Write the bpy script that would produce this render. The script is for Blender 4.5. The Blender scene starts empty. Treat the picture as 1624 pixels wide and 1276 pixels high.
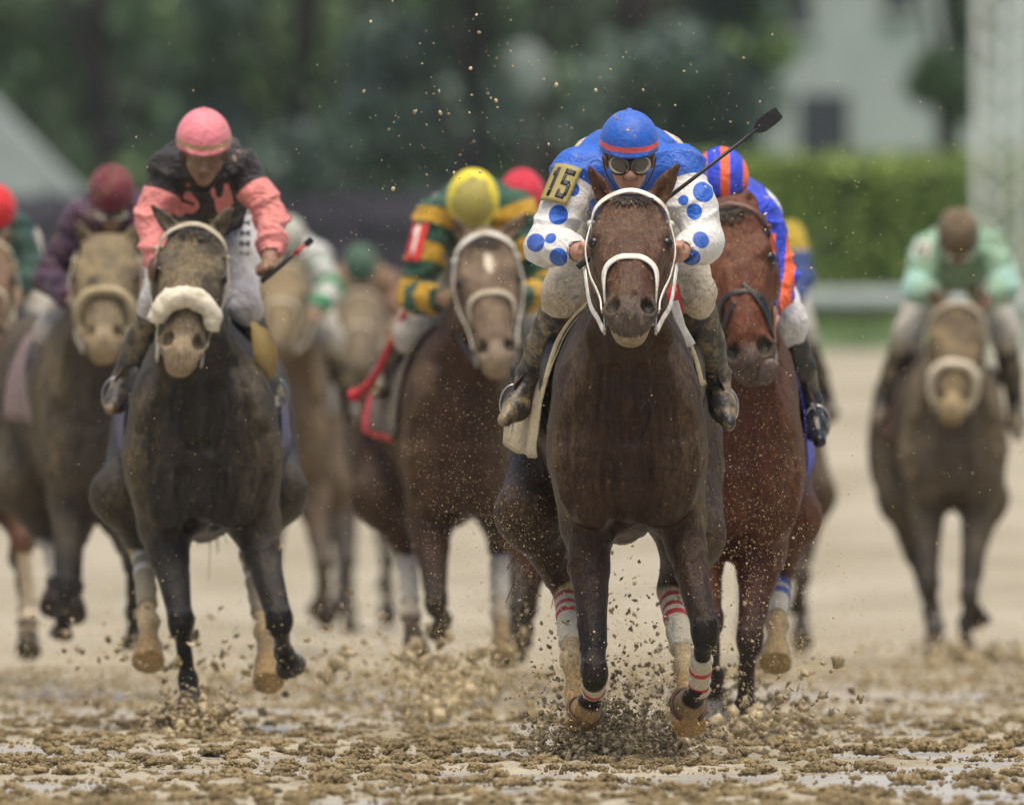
import bpy, math, random
import numpy as np
from mathutils import Vector, Matrix
random.seed(7); RNG = np.random.default_rng(7)
R = math.radians
scene = bpy.context.scene
COL = scene.collection

# ------------------------------------------------------------------ camera, sky, sun, exposure
FPX = 27400.0           # focal length in pixels of the 1624 px wide photograph
CAMH = 1.04; HOR = 708.0
cam_d = bpy.data.cameras.new('camera'); cam = bpy.data.objects.new('camera', cam_d); COL.objects.link(cam)
cam_d.sensor_fit = 'HORIZONTAL'; cam_d.sensor_width = 36.0; cam_d.lens = FPX / 1624 * 36.0
cam.location = (0, 0, CAMH); cam.rotation_euler = (R(90) + math.atan((HOR - 638) / FPX), 0, 0)
cam_d.clip_start = 1.0; cam_d.clip_end = 4000
cam_d.dof.use_dof = True; cam_d.dof.focus_distance = 56.3; cam_d.dof.aperture_fstop = 4.7
scene.camera = cam
W = bpy.data.worlds.new('World'); scene.world = W; W.use_nodes = True
wn = W.node_tree; bg = wn.nodes['Background']
SUN_EL, SUN_AZ = 78, 170      # azimuth, clockwise from +Y (north)
sky = wn.nodes.new('ShaderNodeTexSky'); sky.sky_type = 'NISHITA'; sky.sun_disc = False
sky.sun_elevation = R(SUN_EL); sky.sun_rotation = R(SUN_AZ); sky.air_density = 1.0; sky.dust_density = 6.0; sky.ozone_density = 0.6
wn.links.new(sky.outputs[0], bg.inputs[0]); bg.inputs[1].default_value = 0.08
sl = bpy.data.lights.new('sun', 'SUN'); sl.energy = 1.5; sl.angle = R(50); sl.color = (1.0, 0.93, 0.80)
so = bpy.data.objects.new('sun', sl); COL.objects.link(so)
sd = Vector((math.sin(R(SUN_AZ)) * math.cos(R(SUN_EL)), math.cos(R(SUN_AZ)) * math.cos(R(SUN_EL)), math.sin(R(SUN_EL))))
so.rotation_euler = sd.to_track_quat('Z', 'Y').to_euler()
scene.view_settings.view_transform = 'Standard'; scene.view_settings.look = 'None'
scene.view_settings.exposure = 1.04; scene.view_settings.gamma = 1.0
scene.cycles.max_bounces = 6; scene.cycles.volume_bounces = 0

# ------------------------------------------------------------------ helpers
def nz(v):
    v = np.asarray(v, float); return v / (np.linalg.norm(v) + 1e-12)

def vnoise(p, seed=0):
    p = np.asarray(p, np.float64); i = np.floor(p).astype(np.int64); f = p - i; f = f * f * (3 - 2 * f)
    def h(a, b, c):
        n = (a * 374761393 + b * 668265263 + c * 2147483647 + seed * 144665) & 0x7fffffff
        n = ((n ^ (n >> 13)) * 1274126177) & 0x7fffffff
        n = (n ^ (n >> 16)) & 0xffff
        return n / 32767.5 - 1.0
    x, y, z = i[:, 0], i[:, 1], i[:, 2]; fx, fy, fz = f[:, 0], f[:, 1], f[:, 2]
    c = lambda dx, dy, dz: h(x + dx, y + dy, z + dz)
    a = (c(0,0,0)*(1-fx)+c(1,0,0)*fx)*(1-fy)+(c(0,1,0)*(1-fx)+c(1,1,0)*fx)*fy
    b = (c(0,0,1)*(1-fx)+c(1,0,1)*fx)*(1-fy)+(c(0,1,1)*(1-fx)+c(1,1,1)*fx)*fy
    return a*(1-fz)+b*fz

def fbm(p, sc, o=3, seed=0):
    s = 0; a = 1; t = 0
    for k in range(o):
        s = s + a * vnoise(np.asarray(p) * sc, seed + k * 17); t += a; a *= .5; sc *= 2.03
    return s / t

class Field:
    """signed distance grid, combined with smooth unions and cut-outs, turned into one closed surface"""
    def __init__(s, lo, hi, h):
        s.h = np.asarray(h, float) * np.ones(3); s.lo = np.asarray(lo, float)
        s.n = np.maximum(4, np.ceil((np.asarray(hi) - s.lo) / s.h).astype(int) + 1)
        s.ax = [(s.lo[i] + s.h[i] * np.arange(s.n[i])).astype(np.float32) for i in range(3)]
        s.D = np.full(tuple(s.n), 1.0, np.float32)
    def box(s, lo, hi, m):
        sl = []
        for i in range(3):
            a = int(np.floor((lo[i] - m - s.lo[i]) / s.h[i])); b = int(np.ceil((hi[i] + m - s.lo[i]) / s.h[i])) + 1
            a = max(a, 0); b = min(b, s.n[i])
            if b <= a: return None
            sl.append(slice(a, b))
        return tuple(sl)
    def comb(s, sl, d, k, sub):
        A = s.D[sl]
        if sub:
            h = np.maximum(k - np.abs(A + d), 0) / k; s.D[sl] = np.maximum(A, -d) + h * h * k * .25
        else:
            h = np.maximum(k - np.abs(A - d), 0) / k; s.D[sl] = np.minimum(A, d) - h * h * k * .25
    def cap(s, a, b, ra, rb, k=.03, sub=False):
        a = np.asarray(a, float); b = np.asarray(b, float); r = max(ra, rb)
        sl = s.box(np.minimum(a, b) - r, np.maximum(a, b) + r, k + .02)
        if sl is None: return
        X = s.ax[0][sl[0]][:, None, None] - a[0]; Y = s.ax[1][sl[1]][None, :, None] - a[1]; Z = s.ax[2][sl[2]][None, None, :] - a[2]
        d = b - a; L = d @ d + 1e-9
        t = np.clip((X * d[0] + Y * d[1] + Z * d[2]) / L, 0, 1)
        q = np.sqrt((X - t * d[0]) ** 2 + (Y - t * d[1]) ** 2 + (Z - t * d[2]) ** 2) - (ra + (rb - ra) * t)
        s.comb(sl, q.astype(np.float32), k, sub)
    def chain(s, pts, k=.03):
        for a, b in zip(pts[:-1], pts[1:]): s.cap(a[:3], b[:3], a[3], b[3], k)
    def ell(s, c, r, k=.03, ax=None, sub=False):
        c = np.asarray(c, float); r = np.asarray(r, float) * np.ones(3); m = r.max()
        sl = s.box(c - m, c + m, k + .02)
        if sl is None: return
        X = s.ax[0][sl[0]][:, None, None] - c[0]; Y = s.ax[1][sl[1]][None, :, None] - c[1]; Z = s.ax[2][sl[2]][None, None, :] - c[2]
        if ax is not None:
            U, V, N = ax
            X, Y, Z = X*U[0]+Y*U[1]+Z*U[2], X*V[0]+Y*V[1]+Z*V[2], X*N[0]+Y*N[1]+Z*N[2]
        k0 = np.sqrt((X/r[0])**2+(Y/r[1])**2+(Z/r[2])**2); k1 = np.sqrt((X/r[0]**2)**2+(Y/r[1]**2)**2+(Z/r[2]**2)**2) + 1e-9
        s.comb(sl, (k0 * (k0 - 1) / k1).astype(np.float32), k, sub)
    def loft(s, O, T, U, N, secs, k=.03, p=2.0, sub=False, pl=None):
        O = np.asarray(O, float); T, U, N = nz(T), nz(U), nz(N)
        S = dense(secs); m = max(np.abs(S[:, 1]).max() + S[:, 3].max(), np.abs(S[:, 2]).max() + S[:, 4:].max())
        e = [O + T * S[0, 0], O + T * S[-1, 0]]
        sl = s.box(np.minimum(*e) - m, np.maximum(*e) + m, k + .02)
        if sl is None: return
        X = s.ax[0][sl[0]][:, None, None] - O[0]; Y = s.ax[1][sl[1]][None, :, None] - O[1]; Z = s.ax[2][sl[2]][None, None, :] - O[2]
        t = X*T[0]+Y*T[1]+Z*T[2]; u = X*U[0]+Y*U[1]+Z*U[2]; n = X*N[0]+Y*N[1]+Z*N[2]
        g = [np.interp(t, S[:, 0], S[:, i]) for i in range(1, 6)]
        u = u - g[0]; n = n - g[1]; v = np.where(n > 0, g[3], g[4]); w = g[2]
        if pl: p = np.where(n > 0, p, pl)
        rho = ((np.abs(u) / w) ** p + (np.abs(n) / v) ** p) ** (1 / p)
        gr = np.sqrt((u / w**2) ** 2 + (n / v**2) ** 2) / np.maximum(rho, 1e-3)
        d = (rho - 1) * np.where(rho > .3, 1 / np.maximum(gr, 1e-3), np.minimum(w, v))
        d = np.clip(d, -.3, .5) * .92
        d = np.maximum(d, np.maximum(t - S[-1, 0], S[0, 0] - t))
        s.comb(sl, d.astype(np.float32), k, sub)
    def surface(s):
        D = s.D; I = D < 0; nx, ny, nzz = D.shape
        cnt = np.zeros((nx-1, ny-1, nzz-1), np.uint8)
        for i in (0, 1):
            for j in (0, 1):
                for k in (0, 1): cnt += I[i:nx-1+i, j:ny-1+j, k:nzz-1+k]
        act = (cnt > 0) & (cnt < 8); idx = np.argwhere(act)
        vid = np.full(act.shape, -1, np.int32); vid[act] = np.arange(len(idx))
        acc = np.zeros((len(idx), 3)); num = np.zeros(len(idx)); C = [(i, j, k) for i in (0, 1) for j in (0, 1) for k in (0, 1)]
        val = {c: D[idx[:, 0]+c[0], idx[:, 1]+c[1], idx[:, 2]+c[2]].astype(float) for c in C}
        for c in C:
            for a in range(3):
                if c[a] == 0:
                    e = list(c); e[a] = 1; e = tuple(e); va, vb = val[c], val[e]; m = (va < 0) != (vb < 0)
                    t = np.where(m, va / np.where(m, va - vb, 1), 0); p = np.tile(np.array(c, float), (len(idx), 1)); p[:, a] = t
                    acc[m] += p[m]; num[m] += 1
        V = (idx + acc / num[:, None]) * s.h + s.lo
        F = []
        for a in range(3):
            sl0 = [slice(1, -1)] * 3; sl1 = [slice(1, -1)] * 3; sl0[a] = slice(0, -1); sl1[a] = slice(1, None)
            A, B = I[tuple(sl0)], I[tuple(sl1)]; m = np.argwhere(A != B); 
            if not len(m): continue
            off = np.ones(3, int); off[a] = 0; g = m + off; b_, c_ = [(1, 2), (2, 0), (0, 1)][a]
            def at(db, dc):
                q = g.copy(); q[:, b_] -= db; q[:, c_] -= dc; return vid[q[:, 0], q[:, 1], q[:, 2]]
            q = np.stack([at(0, 0), at(1, 0), at(1, 1), at(0, 1)], 1)
            fl = ~A[tuple(m.T)]; q[fl] = q[fl][:, ::-1]; F.append(q)
        return V, np.concatenate(F)

def dense(secs):
    S = np.array(secs, float); out = []
    n = len(S)
    for i in range(n - 1):
        p0, p1, p2, p3 = S[max(i-1, 0)], S[i], S[i+1], S[min(i+2, n-1)]
        m1 = (p2 - p0) / max(p2[0] - p0[0], 1e-6) * (p2[0]-p1[0]); m2 = (p3 - p1) / max(p3[0] - p1[0], 1e-6) * (p2[0]-p1[0])
        for t in np.linspace(0, 1, 8, endpoint=False):
            q = (2*t**3-3*t**2+1)*p1+(t**3-2*t**2+t)*m1+(-2*t**3+3*t**2)*p2+(t**3-t**2)*m2
            q[0] = p1[0] + (p2[0]-p1[0]) * t; out.append(q)
    out.append(S[-1]); out = np.array(out); out[:, 3:] = np.maximum(out[:, 3:], .004); return out

def link_mesh(name, V, F, mat=None, parent=None, smooth=True, attrs=None, mats=None, mi=None):
    me = bpy.data.meshes.new(name); V = np.asarray(V, float)
    if isinstance(F, np.ndarray) and F.ndim == 2:
        k = F.shape[1]; me.vertices.add(len(V)); me.vertices.foreach_set('co', V.astype(np.float32).ravel())
        me.loops.add(F.size); me.loops.foreach_set('vertex_index', F.astype(np.int32).ravel())
        me.polygons.add(len(F)); me.polygons.foreach_set('loop_start', np.arange(0, F.size, k, dtype=np.int32))
        me.update(calc_edges=True)
    else: me.from_pydata([tuple(v) for v in V], [], [tuple(int(i) for i in f) for f in F])
    if smooth: me.polygons.foreach_set('use_smooth', np.ones(len(me.polygons), bool))
    for m in (mats or ([mat] if mat else [])): me.materials.append(m)
    if mi is not None: me.polygons.foreach_set('material_index', np.asarray(mi, np.int32))
    for k_, v in (attrs or {}).items():
        v = np.asarray(v, np.float32)
        if v.ndim == 2:
            a = me.color_attributes.new(k_, 'FLOAT_COLOR', 'POINT'); c = np.ones((len(V), 4), np.float32); c[:, :3] = v[:, :3]; a.data.foreach_set('color', c.ravel())
        else:
            a = me.attributes.new(k_, 'FLOAT', 'POINT'); a.data.foreach_set('value', v)
    me.validate(); me.update()
    o = bpy.data.objects.new(name, me); COL.objects.link(o)
    if parent is not None: o.parent = parent
    return o

def tag(o, label=None, cat=None, group=None, kind=None):
    if label: o['label'] = label
    if cat: o['category'] = cat
    if group: o['group'] = group
    if kind: o['kind'] = kind
    return o
def empty(name, loc, label, cat, group=None):
    o = bpy.data.objects.new(name, None); COL.objects.link(o); o.location = loc; o.empty_display_size = .2
    return tag(o, label, cat, group)

def normals(V, F):
    n = np.cross(V[F[:, 2]] - V[F[:, 0]], V[F[:, -1]] - V[F[:, 1]]); N = np.zeros_like(V)
    for i in range(F.shape[1]): np.add.at(N, F[:, i], n)
    return N / (np.linalg.norm(N, axis=1)[:, None] + 1e-12)

class MB:
    """collects simple shapes for one mesh"""
    def __init__(s): s.V = []; s.F = []; s.n = 0
    def add(s, V, F):
        V = np.asarray(V, float); s.V.append(V); s.F += [tuple(int(i) + s.n for i in f) for f in F]; s.n += len(V)
    def box(s, c, d, ax=None):
        c = np.asarray(c, float); A = np.eye(3) if ax is None else np.array([nz(a) for a in ax])
        v = [c + A[0]*d[0]/2*i + A[1]*d[1]/2*j + A[2]*d[2]/2*k for i in (-1, 1) for j in (-1, 1) for k in (-1, 1)]
        s.add(v, [(0,1,3,2), (4,6,7,5), (0,4,5,1), (2,3,7,6), (0,2,6,4), (1,5,7,3)])
    def tube(s, pts, r, seg=8, flat=None, nrm=None):
        """round tube; with flat=(w,t) a strap of that width and thickness whose flat side faces nrm"""
        P = np.array([p[:3] for p in pts], float); n = len(P); rr = np.ones(n) * np.asarray(r)
        T = np.gradient(P, axis=0); T /= np.linalg.norm(T, axis=1)[:, None] + 1e-12
        if nrm is None:
            up = np.array([0, 0, 1.]) if abs(T[0] @ [0, 0, 1]) < .9 else np.array([1., 0, 0]); NN = []
            for t in T:
                up = nz(up - t * (up @ t)); NN.append(up)
            NN = np.array(NN)
        else: NN = np.array([nz(a - t * (a @ t)) for a, t in zip(np.asarray(nrm, float), T)])
        B = np.cross(T, NN); V = []
        for i in range(n):
            for j in range(seg):
                a = 2 * math.pi * (j + .5) / seg; c, q = math.cos(a), math.sin(a)
                if flat:
                    c = math.copysign(abs(c) ** .6, c) * flat[1] / 2; q = math.copysign(abs(q) ** .6, q) * flat[0] / 2
                    V.append(P[i] + NN[i] * c + B[i] * q)
                else: V.append(P[i] + (NN[i] * c + B[i] * q) * rr[i])
        F = [(i*seg+j, i*seg+(j+1) % seg, (i+1)*seg+(j+1) % seg, (i+1)*seg+j) for i in range(n-1) for j in range(seg)]
        F += [tuple(range(seg))[::-1], tuple((n-1)*seg+j for j in range(seg))]
        s.add(V, F)
    def lump(s, c, r, ax=None, seg=(8, 6), nse=0, seed=0):
        r = np.asarray(r, float) * np.ones(3); a, b = seg; V = [(0, 0, 1)]
        for i in range(1, b):
            t = math.pi * i / b
            V += [(math.sin(t)*math.cos(2*math.pi*j/a), math.sin(t)*math.sin(2*math.pi*j/a), math.cos(t)) for j in range(a)]
        V.append((0, 0, -1)); V = np.array(V)
        if nse: V = V * (1 + nse * vnoise(V * 1.7 + seed * 3.1, seed))[:, None]
        V = V * r
        if ax is not None: V = V @ np.array(ax)
        F = [(0, 1+j, 1+(j+1) % a) for j in range(a)]
        F += [(1+i*a+j, 1+(i+1)*a+j, 1+(i+1)*a+(j+1) % a, 1+i*a+(j+1) % a) for i in range(b-2) for j in range(a)]
        e = 1+(b-1)*a; F += [(e, e-a+(j+1) % a, e-a+j) for j in range(a)]
        s.add(V + np.asarray(c, float), F)
    def build(s, name, mat, parent=None, smooth=True, **kw):
        return link_mesh(name, np.concatenate(s.V), s.F, mat, parent, smooth, **kw)

def cr(pts, m=6):
    """smooth curve through points (any number of columns)"""
    P = np.array(pts, float); out = []
    for i in range(len(P) - 1):
        p0, p1, p2, p3 = P[max(i-1, 0)], P[i], P[i+1], P[min(i+2, len(P)-1)]
        for t in np.linspace(0, 1, m, endpoint=False):
            out.append(.5*((2*p1)+(-p0+p2)*t+(2*p0-5*p1+4*p2-p3)*t*t+(-p0+3*p1-3*p2+p3)*t**3))
    out.append(P[-1]); return np.array(out)

# ------------------------------------------------------------------ materials
def newmat(name, rough=.7, spec=.4):
    m = bpy.data.materials.new(name); m.use_nodes = True; nt = m.node_tree; b = nt.nodes['Principled BSDF']
    b.inputs['Roughness'].default_value = rough; b.inputs['Specular IOR Level'].default_value = spec
    return m, nt, b
def N(nt, t, **kw):
    n = nt.nodes.new(t)
    for k, v in kw.items(): setattr(n, k, v)
    return n
def noise(nt, scale, detail=4, rough=.6, vec=None, dist=0):
    n = N(nt, 'ShaderNodeTexNoise'); n.inputs['Scale'].default_value = scale; n.inputs['Detail'].default_value = detail
    n.inputs['Roughness'].default_value = rough; n.inputs['Distortion'].default_value = dist
    if vec is None: vec = N(nt, 'ShaderNodeTexCoord').outputs['Object']
    nt.links.new(vec, n.inputs['Vector']); return n.outputs['Fac']
def ramp(nt, fac, a, b, lo=0., hi=1.):
    n = N(nt, 'ShaderNodeMapRange', clamp=True); nt.links.new(fac, n.inputs['Value'])
    for i, v in zip(('From Min', 'From Max', 'To Min', 'To Max'), (a, b, lo, hi)): n.inputs[i].default_value = v
    return n.outputs[0]
def mix(nt, fac, a, b, blend='MIX'):
    n = N(nt, 'ShaderNodeMix', data_type='RGBA', blend_type=blend)
    for i, v in ((0, fac), (6, a), (7, b)):
        if isinstance(v, (int, float)): n.inputs[i].default_value = v
        elif isinstance(v, (tuple, list)): n.inputs[i].default_value = (*v, 1)
        else: nt.links.new(v, n.inputs[i])
    return n.outputs[2]
def mul(nt, a, b, op='MULTIPLY'):
    n = N(nt, 'ShaderNodeMath', operation=op)
    for i, v in ((0, a), (1, b)):
        if isinstance(v, (int, float)): n.inputs[i].default_value = v
        else: nt.links.new(v, n.inputs[i])
    return n.outputs[0]
def bump(nt, b, h, strength=.3, dist=.01):
    n = N(nt, 'ShaderNodeBump'); n.inputs['Strength'].default_value = strength; n.inputs['Distance'].default_value = dist
    nt.links.new(h, n.inputs['Height']); nt.links.new(n.outputs[0], b.inputs['Normal'])
def attr(nt, name, out='Fac'):
    n = N(nt, 'ShaderNodeAttribute', attribute_name=name); return n.outputs[out]

MUD = (.31, .235, .12)
def coat_mat(name, mud=.5, rough=.5):
    """horse hair: own colour from the coat attribute, dried and wet mud over it"""
    m, nt, b = newmat(name, rough, .22); c = attr(nt, 'coat', 'Color')
    v = mix(nt, ramp(nt, noise(nt, 9, 5), .3, .75), mix(nt, 1.0, c, (.72, .72, .72), 'MULTIPLY'), mix(nt, 1.0, c, (1.3, 1.25, 1.2), 'MULTIPLY'))
    mp = N(nt, 'ShaderNodeMapping'); mp.inputs['Scale'].default_value = (1, 1, .35); nt.links.new(N(nt, 'ShaderNodeTexCoord').outputs['Object'], mp.inputs[0])
    f1 = mul(nt, ramp(nt, noise(nt, 7, 8, .72, mp.outputs[0]), .40, .70), attr(nt, 'mud')); fine = ramp(nt, noise(nt, 85, 4, .75, mp.outputs[0]), .40, .62); f1 = mul(nt, mul(nt, f1, mul(nt, fine, .9), 'MULTIPLY'), mul(nt, f1, .25), 'ADD')
    v = mix(nt, 1.0, v, mix(nt, fine, (.72, .70, .68), (1.35, 1.3, 1.2)), 'MULTIPLY')
    f2 = ramp(nt, noise(nt, 48, 4, .7), .63, .68); f3 = ramp(nt, noise(nt, 210, 2, .5), .67, .72)
    f = mul(nt, mul(nt, f1, mul(nt, mul(nt, f2, .5), mul(nt, f3, .6), 'ADD'), 'ADD'), mud)
    n = N(nt, 'ShaderNodeMath', operation='MINIMUM'); nt.links.new(f, n.inputs[0]); n.inputs[1].default_value = .9
    nt.links.new(mix(nt, n.outputs[0], v, MUD), b.inputs['Base Color'])
    nt.links.new(ramp(nt, n.outputs[0], 0, .5, rough, .85), b.inputs['Roughness'])
    b.inputs['Sheen Weight'].default_value = .0; b.inputs['Sheen Roughness'].default_value = .4; b.inputs['Sheen Tint'].default_value = (.8, .75, .65, 1)
    mp2 = N(nt, 'ShaderNodeMapping'); mp2.inputs['Scale'].default_value = (1, 1, .3); nt.links.new(N(nt, 'ShaderNodeTexCoord').outputs['Object'], mp2.inputs[0])
    bump(nt, b, mul(nt, noise(nt, 130, 3, .7, mp2.outputs[0]), mul(nt, noise(nt, 26, 4, .6, mp2.outputs[0]), 2.0), 'ADD'), .55, .010); return m
def cloth_mat(name, base, layers=(), mud=.25, rough=.62, fold=.5, mudcol=MUD):
    """cloth whose colour fields are cut along distance attributes of the mesh"""
    m, nt, b = newmat(name, rough, .3); c = None
    for at, colr in layers:
        c = mix(nt, ramp(nt, attr(nt, at), -.0012, .0012), c if c is not None else tuple(base), tuple(colr))
    if c is None: c = mix(nt, 0.0, tuple(base), tuple(base))
    c = mix(nt, 1.0, c, mix(nt, ramp(nt, noise(nt, 5, 5), .3, .7), (.86, .86, .86), (1.06, 1.06, 1.06)), 'MULTIPLY')
    f = mul(nt, mul(nt, ramp(nt, noise(nt, 8, 7, .7), .5, .72), ramp(nt, noise(nt, 120, 3), .58, .66), 'ADD'), mud)
    c = mix(nt, f, c, mudcol); nt.links.new(c, b.inputs['Base Color'])
    w = ramp(nt, mul(nt, mul(nt, noise(nt, 13, 3, .5, dist=1.6), -.5, 'ADD'), 0, 'ABSOLUTE') if False else noise(nt, 13, 4, .6, dist=1.6), .25, .75)
    r_ = N(nt, 'ShaderNodeMath', operation='ABSOLUTE'); nt.links.new(mul(nt, noise(nt, 17, 2, .5, dist=1.2), -.5, 'ADD'), r_.inputs[0])
    bump(nt, b, mul(nt, w, mul(nt, r_.outputs[0], -2.5), 'ADD'), fold, .03); b.inputs['Sheen Weight'].default_value = .1
    return m
def plain(name, col, rough=.5, mud=.0, var=.15, bs=.15, scale=30, metal=0, spec=.4):
    m, nt, b = newmat(name, rough, spec); b.inputs['Metallic'].default_value = metal
    c = mix(nt, ramp(nt, noise(nt, scale, 4), .3, .7), tuple(x*(1-var) for x in col), tuple(min(1, x*(1+var)) for x in col))
    if mud: c = mix(nt, mul(nt, ramp(nt, noise(nt, 14, 7, .7), .45, .65), mud), c, MUD)
    nt.links.new(c, b.inputs['Base Color']); bump(nt, b, noise(nt, scale*2, 3), bs, .01); return m

M = {}
M['skin'] = plain('skin', (.42, .22, .15), .5, .25, .12, .1, 40)
M['eye'] = plain('horse_eye', (.012, .009, .008), .12, 0, .1, 0)
M['boot'] = plain('boot_leather', (.018, .018, .02), .3, .35, .2, .1, 30)
M['boot_muddy'] = plain('muddy_boot_leather', (.03, .03, .032), .4, .95, .2, .4, 30)
M['white_strap'] = plain('white_strap', (.72, .69, .62), .5, .6, .12, .3, 60)
M['tan_strap'] = plain('muddy_strap', (.42, .37, .27), .6, .5, .2, .2, 60)
M['black_strap'] = plain('black_strap', (.02, .018, .018), .35, .15, .2, .1, 60)
M['brown_strap'] = plain('brown_strap', (.10, .04, .025), .4, .2, .2, .1, 60)
M['steel'] = plain('steel', (.5, .5, .5), .3, .3, .1, .1, 60, 1)
M['fleece'] = plain('fleece', (.62, .53, .34), .9, .35, .25, .8, 45)
M['fleece_dirty'] = plain('dirty_fleece', (.42, .35, .22), .9, .6, .25, .8, 45)
M['black'] = plain('black_rubber', (.012, .012, .014), .4, .05, .2, .1, 60)
M['red_grip'] = plain('red_grip', (.5, .03, .03), .5, .05, .2, .1, 60)
M['hair_dark'] = plain('dark_hair', (.02, .013, .01), .5, .2, .3, .1, 60)
M['hair_red'] = plain('reddish_hair', (.16, .045, .02), .5, .1, .3, .1, 60)
#MAT_END

# ------------------------------------------------------------------ horses
HSEC = [(-.05,0,0,.045,.02,.05),(0,0,0,.085,.045,.10),(.09,0,0,.104,.055,.15),(.19,0,0,.118,.056,.19),(.28,0,0,.100,.055,.19),
        (.36,0,0,.078,.047,.155),(.44,0,0,.068,.038,.115),(.50,0,0,.074,.034,.09),(.55,0,0,.066,.032,.088),(.595,0,-.012,.052,.026,.072),(.62,0,-.02,.02,.012,.03)]
class Horse: pass

def place(s, px):
    h = Horse(); h.z = FPX / s; h.X = (px - 812) / s; return h
def P(h, px, py, y, r=None):
    k = (h.z + y) / FPX; q = ((px - 812) * k - h.X, y, CAMH + (HOR - py) * k)
    return q if r is None else (*q, r)

def horse(s, px, c, label, group):
    """c: pose and looks; picture measures are turned into metres at the horse's own distance"""
    h = place(s, px); h.c = c
    root = h.root = empty('horse', (h.X, h.z, 0), label, 'horse', group)
    g = c.get('vox', .012); p = lambda x, y, d, r=None: P(h, x, y, d, r)
    xl, xr = p(c['chest'][0], 0, .1)[0], p(c['chest'][1], 0, .1)[0]; cf, wf = (xl+xr)/2, (xr-xl)/2-.022
    hl, hr = p(c['haunch'][0], 0, 1.3)[0], p(c['haunch'][1], 0, 1.3)[0]; ch, wh = (hl+hr)/2+.004, (hr-hl)/2-.032
    zb = p(0, c['bottom'], .1)[2]; zt = zb + c.get('deep', .80)
    F = Field((min(hl, xl)-.2, -1.0, -.02), (max(hr, xr)+.2, 2.0, zt+.62), (g, g*1.4, g))
    D = zt - zb; cy = lambda y: cf + (ch - cf) * np.clip((y-.1)/1.2, 0, 1.2)
    T = [(-.10, cf, zb+.42, .30*wf, .12, .08), (-.03, cf, zb+.40, .70*wf, .24, .22), (.10, cf, zb+.38, .93*wf, D-.44, .315), (.35, cy(.35), zb+.38, wf*.96, D-.38, .37),
         (.8, cy(.8), zb+.40, (wf+wh)*.45, D-.44, .40), (1.15, cy(1.15), zb+.42, .86*wh, D-.44, .34), (1.42, cy(1.42), zb+.44, .84*wh, D-.46, .30),
         (1.62, cy(1.6), zb+.46, .62*wh, D-.52, .24), (1.72, cy(1.7), zb+.44, .26*wh, .14, .12)]
    h.T = dense([(a, b, d-1.0, e, f_, g_) for a, b, d, e, f_, g_ in T]); h.zb = zb; h.zt = zt
    F.loft((0, 0, 1.0), (0, 1, 0), (1, 0, 0), (0, 0, 1), [(a, b, d-1.0, e, f_, g_) for a, b, d, e, f_, g_ in T], .05, 2.2, pl=1.6)
    for q in (-1, 1):
        F.ell((cf+q*(wf-.10), .10, zb+.36), (.105, .17, .26), .06)                         # shoulder blade and point of shoulder
        F.ell((cf+q*wf*.40, .0, zb+.19), (.115, .085, .14), .08)                            # pectorals
        F.ell((cf+q*(wf-.072), .04, zb+.30), (.06, .10, .10), .045)
        F.ell((ch+q*(wh-.145), 1.33, zb+.40), (.145, .27, .34), .07)                         # haunch
        F.ell((ch+q*.10, 1.40, zt-.12), (.11, .2, .11), .06)
    F.cap((cf, -.135, zb+.30), (cf, -.105, zb+.05), .008, .010, .05, sub=True)              # groove between the breasts
    # head frame
    O = np.array(p(*c['poll'])); mz = np.array(p(c['muzzle'][0], c['muzzle'][1], c['poll'][2])); hs = c.get('hs', 1.0); L = .62*hs
    dx, dz = mz[0]-O[0], mz[2]-O[2]; dy = -math.sqrt(max(L*L-dx*dx-dz*dz, .0004)); HT = nz((dx, dy, dz))
    yaw = R(c.get('yaw', 0)); U = nz(np.cross(HT, (0, -dz, dy))); U = U if U[0] > 0 else -U
    HN = np.cross(U, HT); HN = HN if HN[1] < 0 else -HN
    U, HN = nz(U*math.cos(yaw) + HN*math.sin(yaw)), nz(HN*math.cos(yaw) - U*math.sin(yaw)); h.O, h.HT, h.U, h.HN, h.hs = O, HT, U, HN, hs
    hw = c.get('hw', 1.0); h.hw = hw
    hd = lambda t, u, n: O + HT*t*hs + U*u*hs*hw + HN*n*hs
    h.hd = hd; h.S = dense(HSEC)
    F.loft(O, HT, U, HN, [(a*hs, b, d*hs, e*hs*hw, f_*hs, g_*hs) for a, b, d, e, f_, g_ in HSEC], .03, 2.25)
    A3 = (U, HT, HN); sc = lambda *v: tuple(x*hs for x in v)
    # neck
    B0 = np.array((cy(.35), .42, zt-.30)); B1 = hd(.10, 0, -.09); NT = nz(B1-B0); NU = np.array((1., 0, 0)); NN = nz(np.cross(NU, NT)); NN = NN if NN[2] > 0 else -NN
    NU = np.cross(NT, NN); LN = np.linalg.norm(B1-B0); nw = c.get('nw', 1.0)
    h.neck = (B0, NT, NU, NN, LN)
    F.loft(B0, NT, NU, NN, [(-.15, 0, 0, .16*nw, .14, .24), (.0, 0, 0, .185*nw, .20, .32), (LN*.35, 0, -.01, .15*nw, .17, .26), (LN*.7, 0, 0, .108*nw, .13, .19), (LN*.95, 0, 0, .09*nw, .10, .13), (LN*1.05, 0, 0, .06, .06, .08)], .08, 2.1)
    th = hd(.16, 0, -.17); cb = np.array((cf, -.02, zb+.50))
    for q in (-1, 1):
        F.chain([(*(th+U*q*.05), .035), (*((th+cb)/2+np.array((q*.085, .02, 0))), .05), (cf+q*.075, .0, zb+.46, .05)], .05)
    F.cap(th, cb+np.array((0, .03, 0)), .035, .05, .05)
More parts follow.
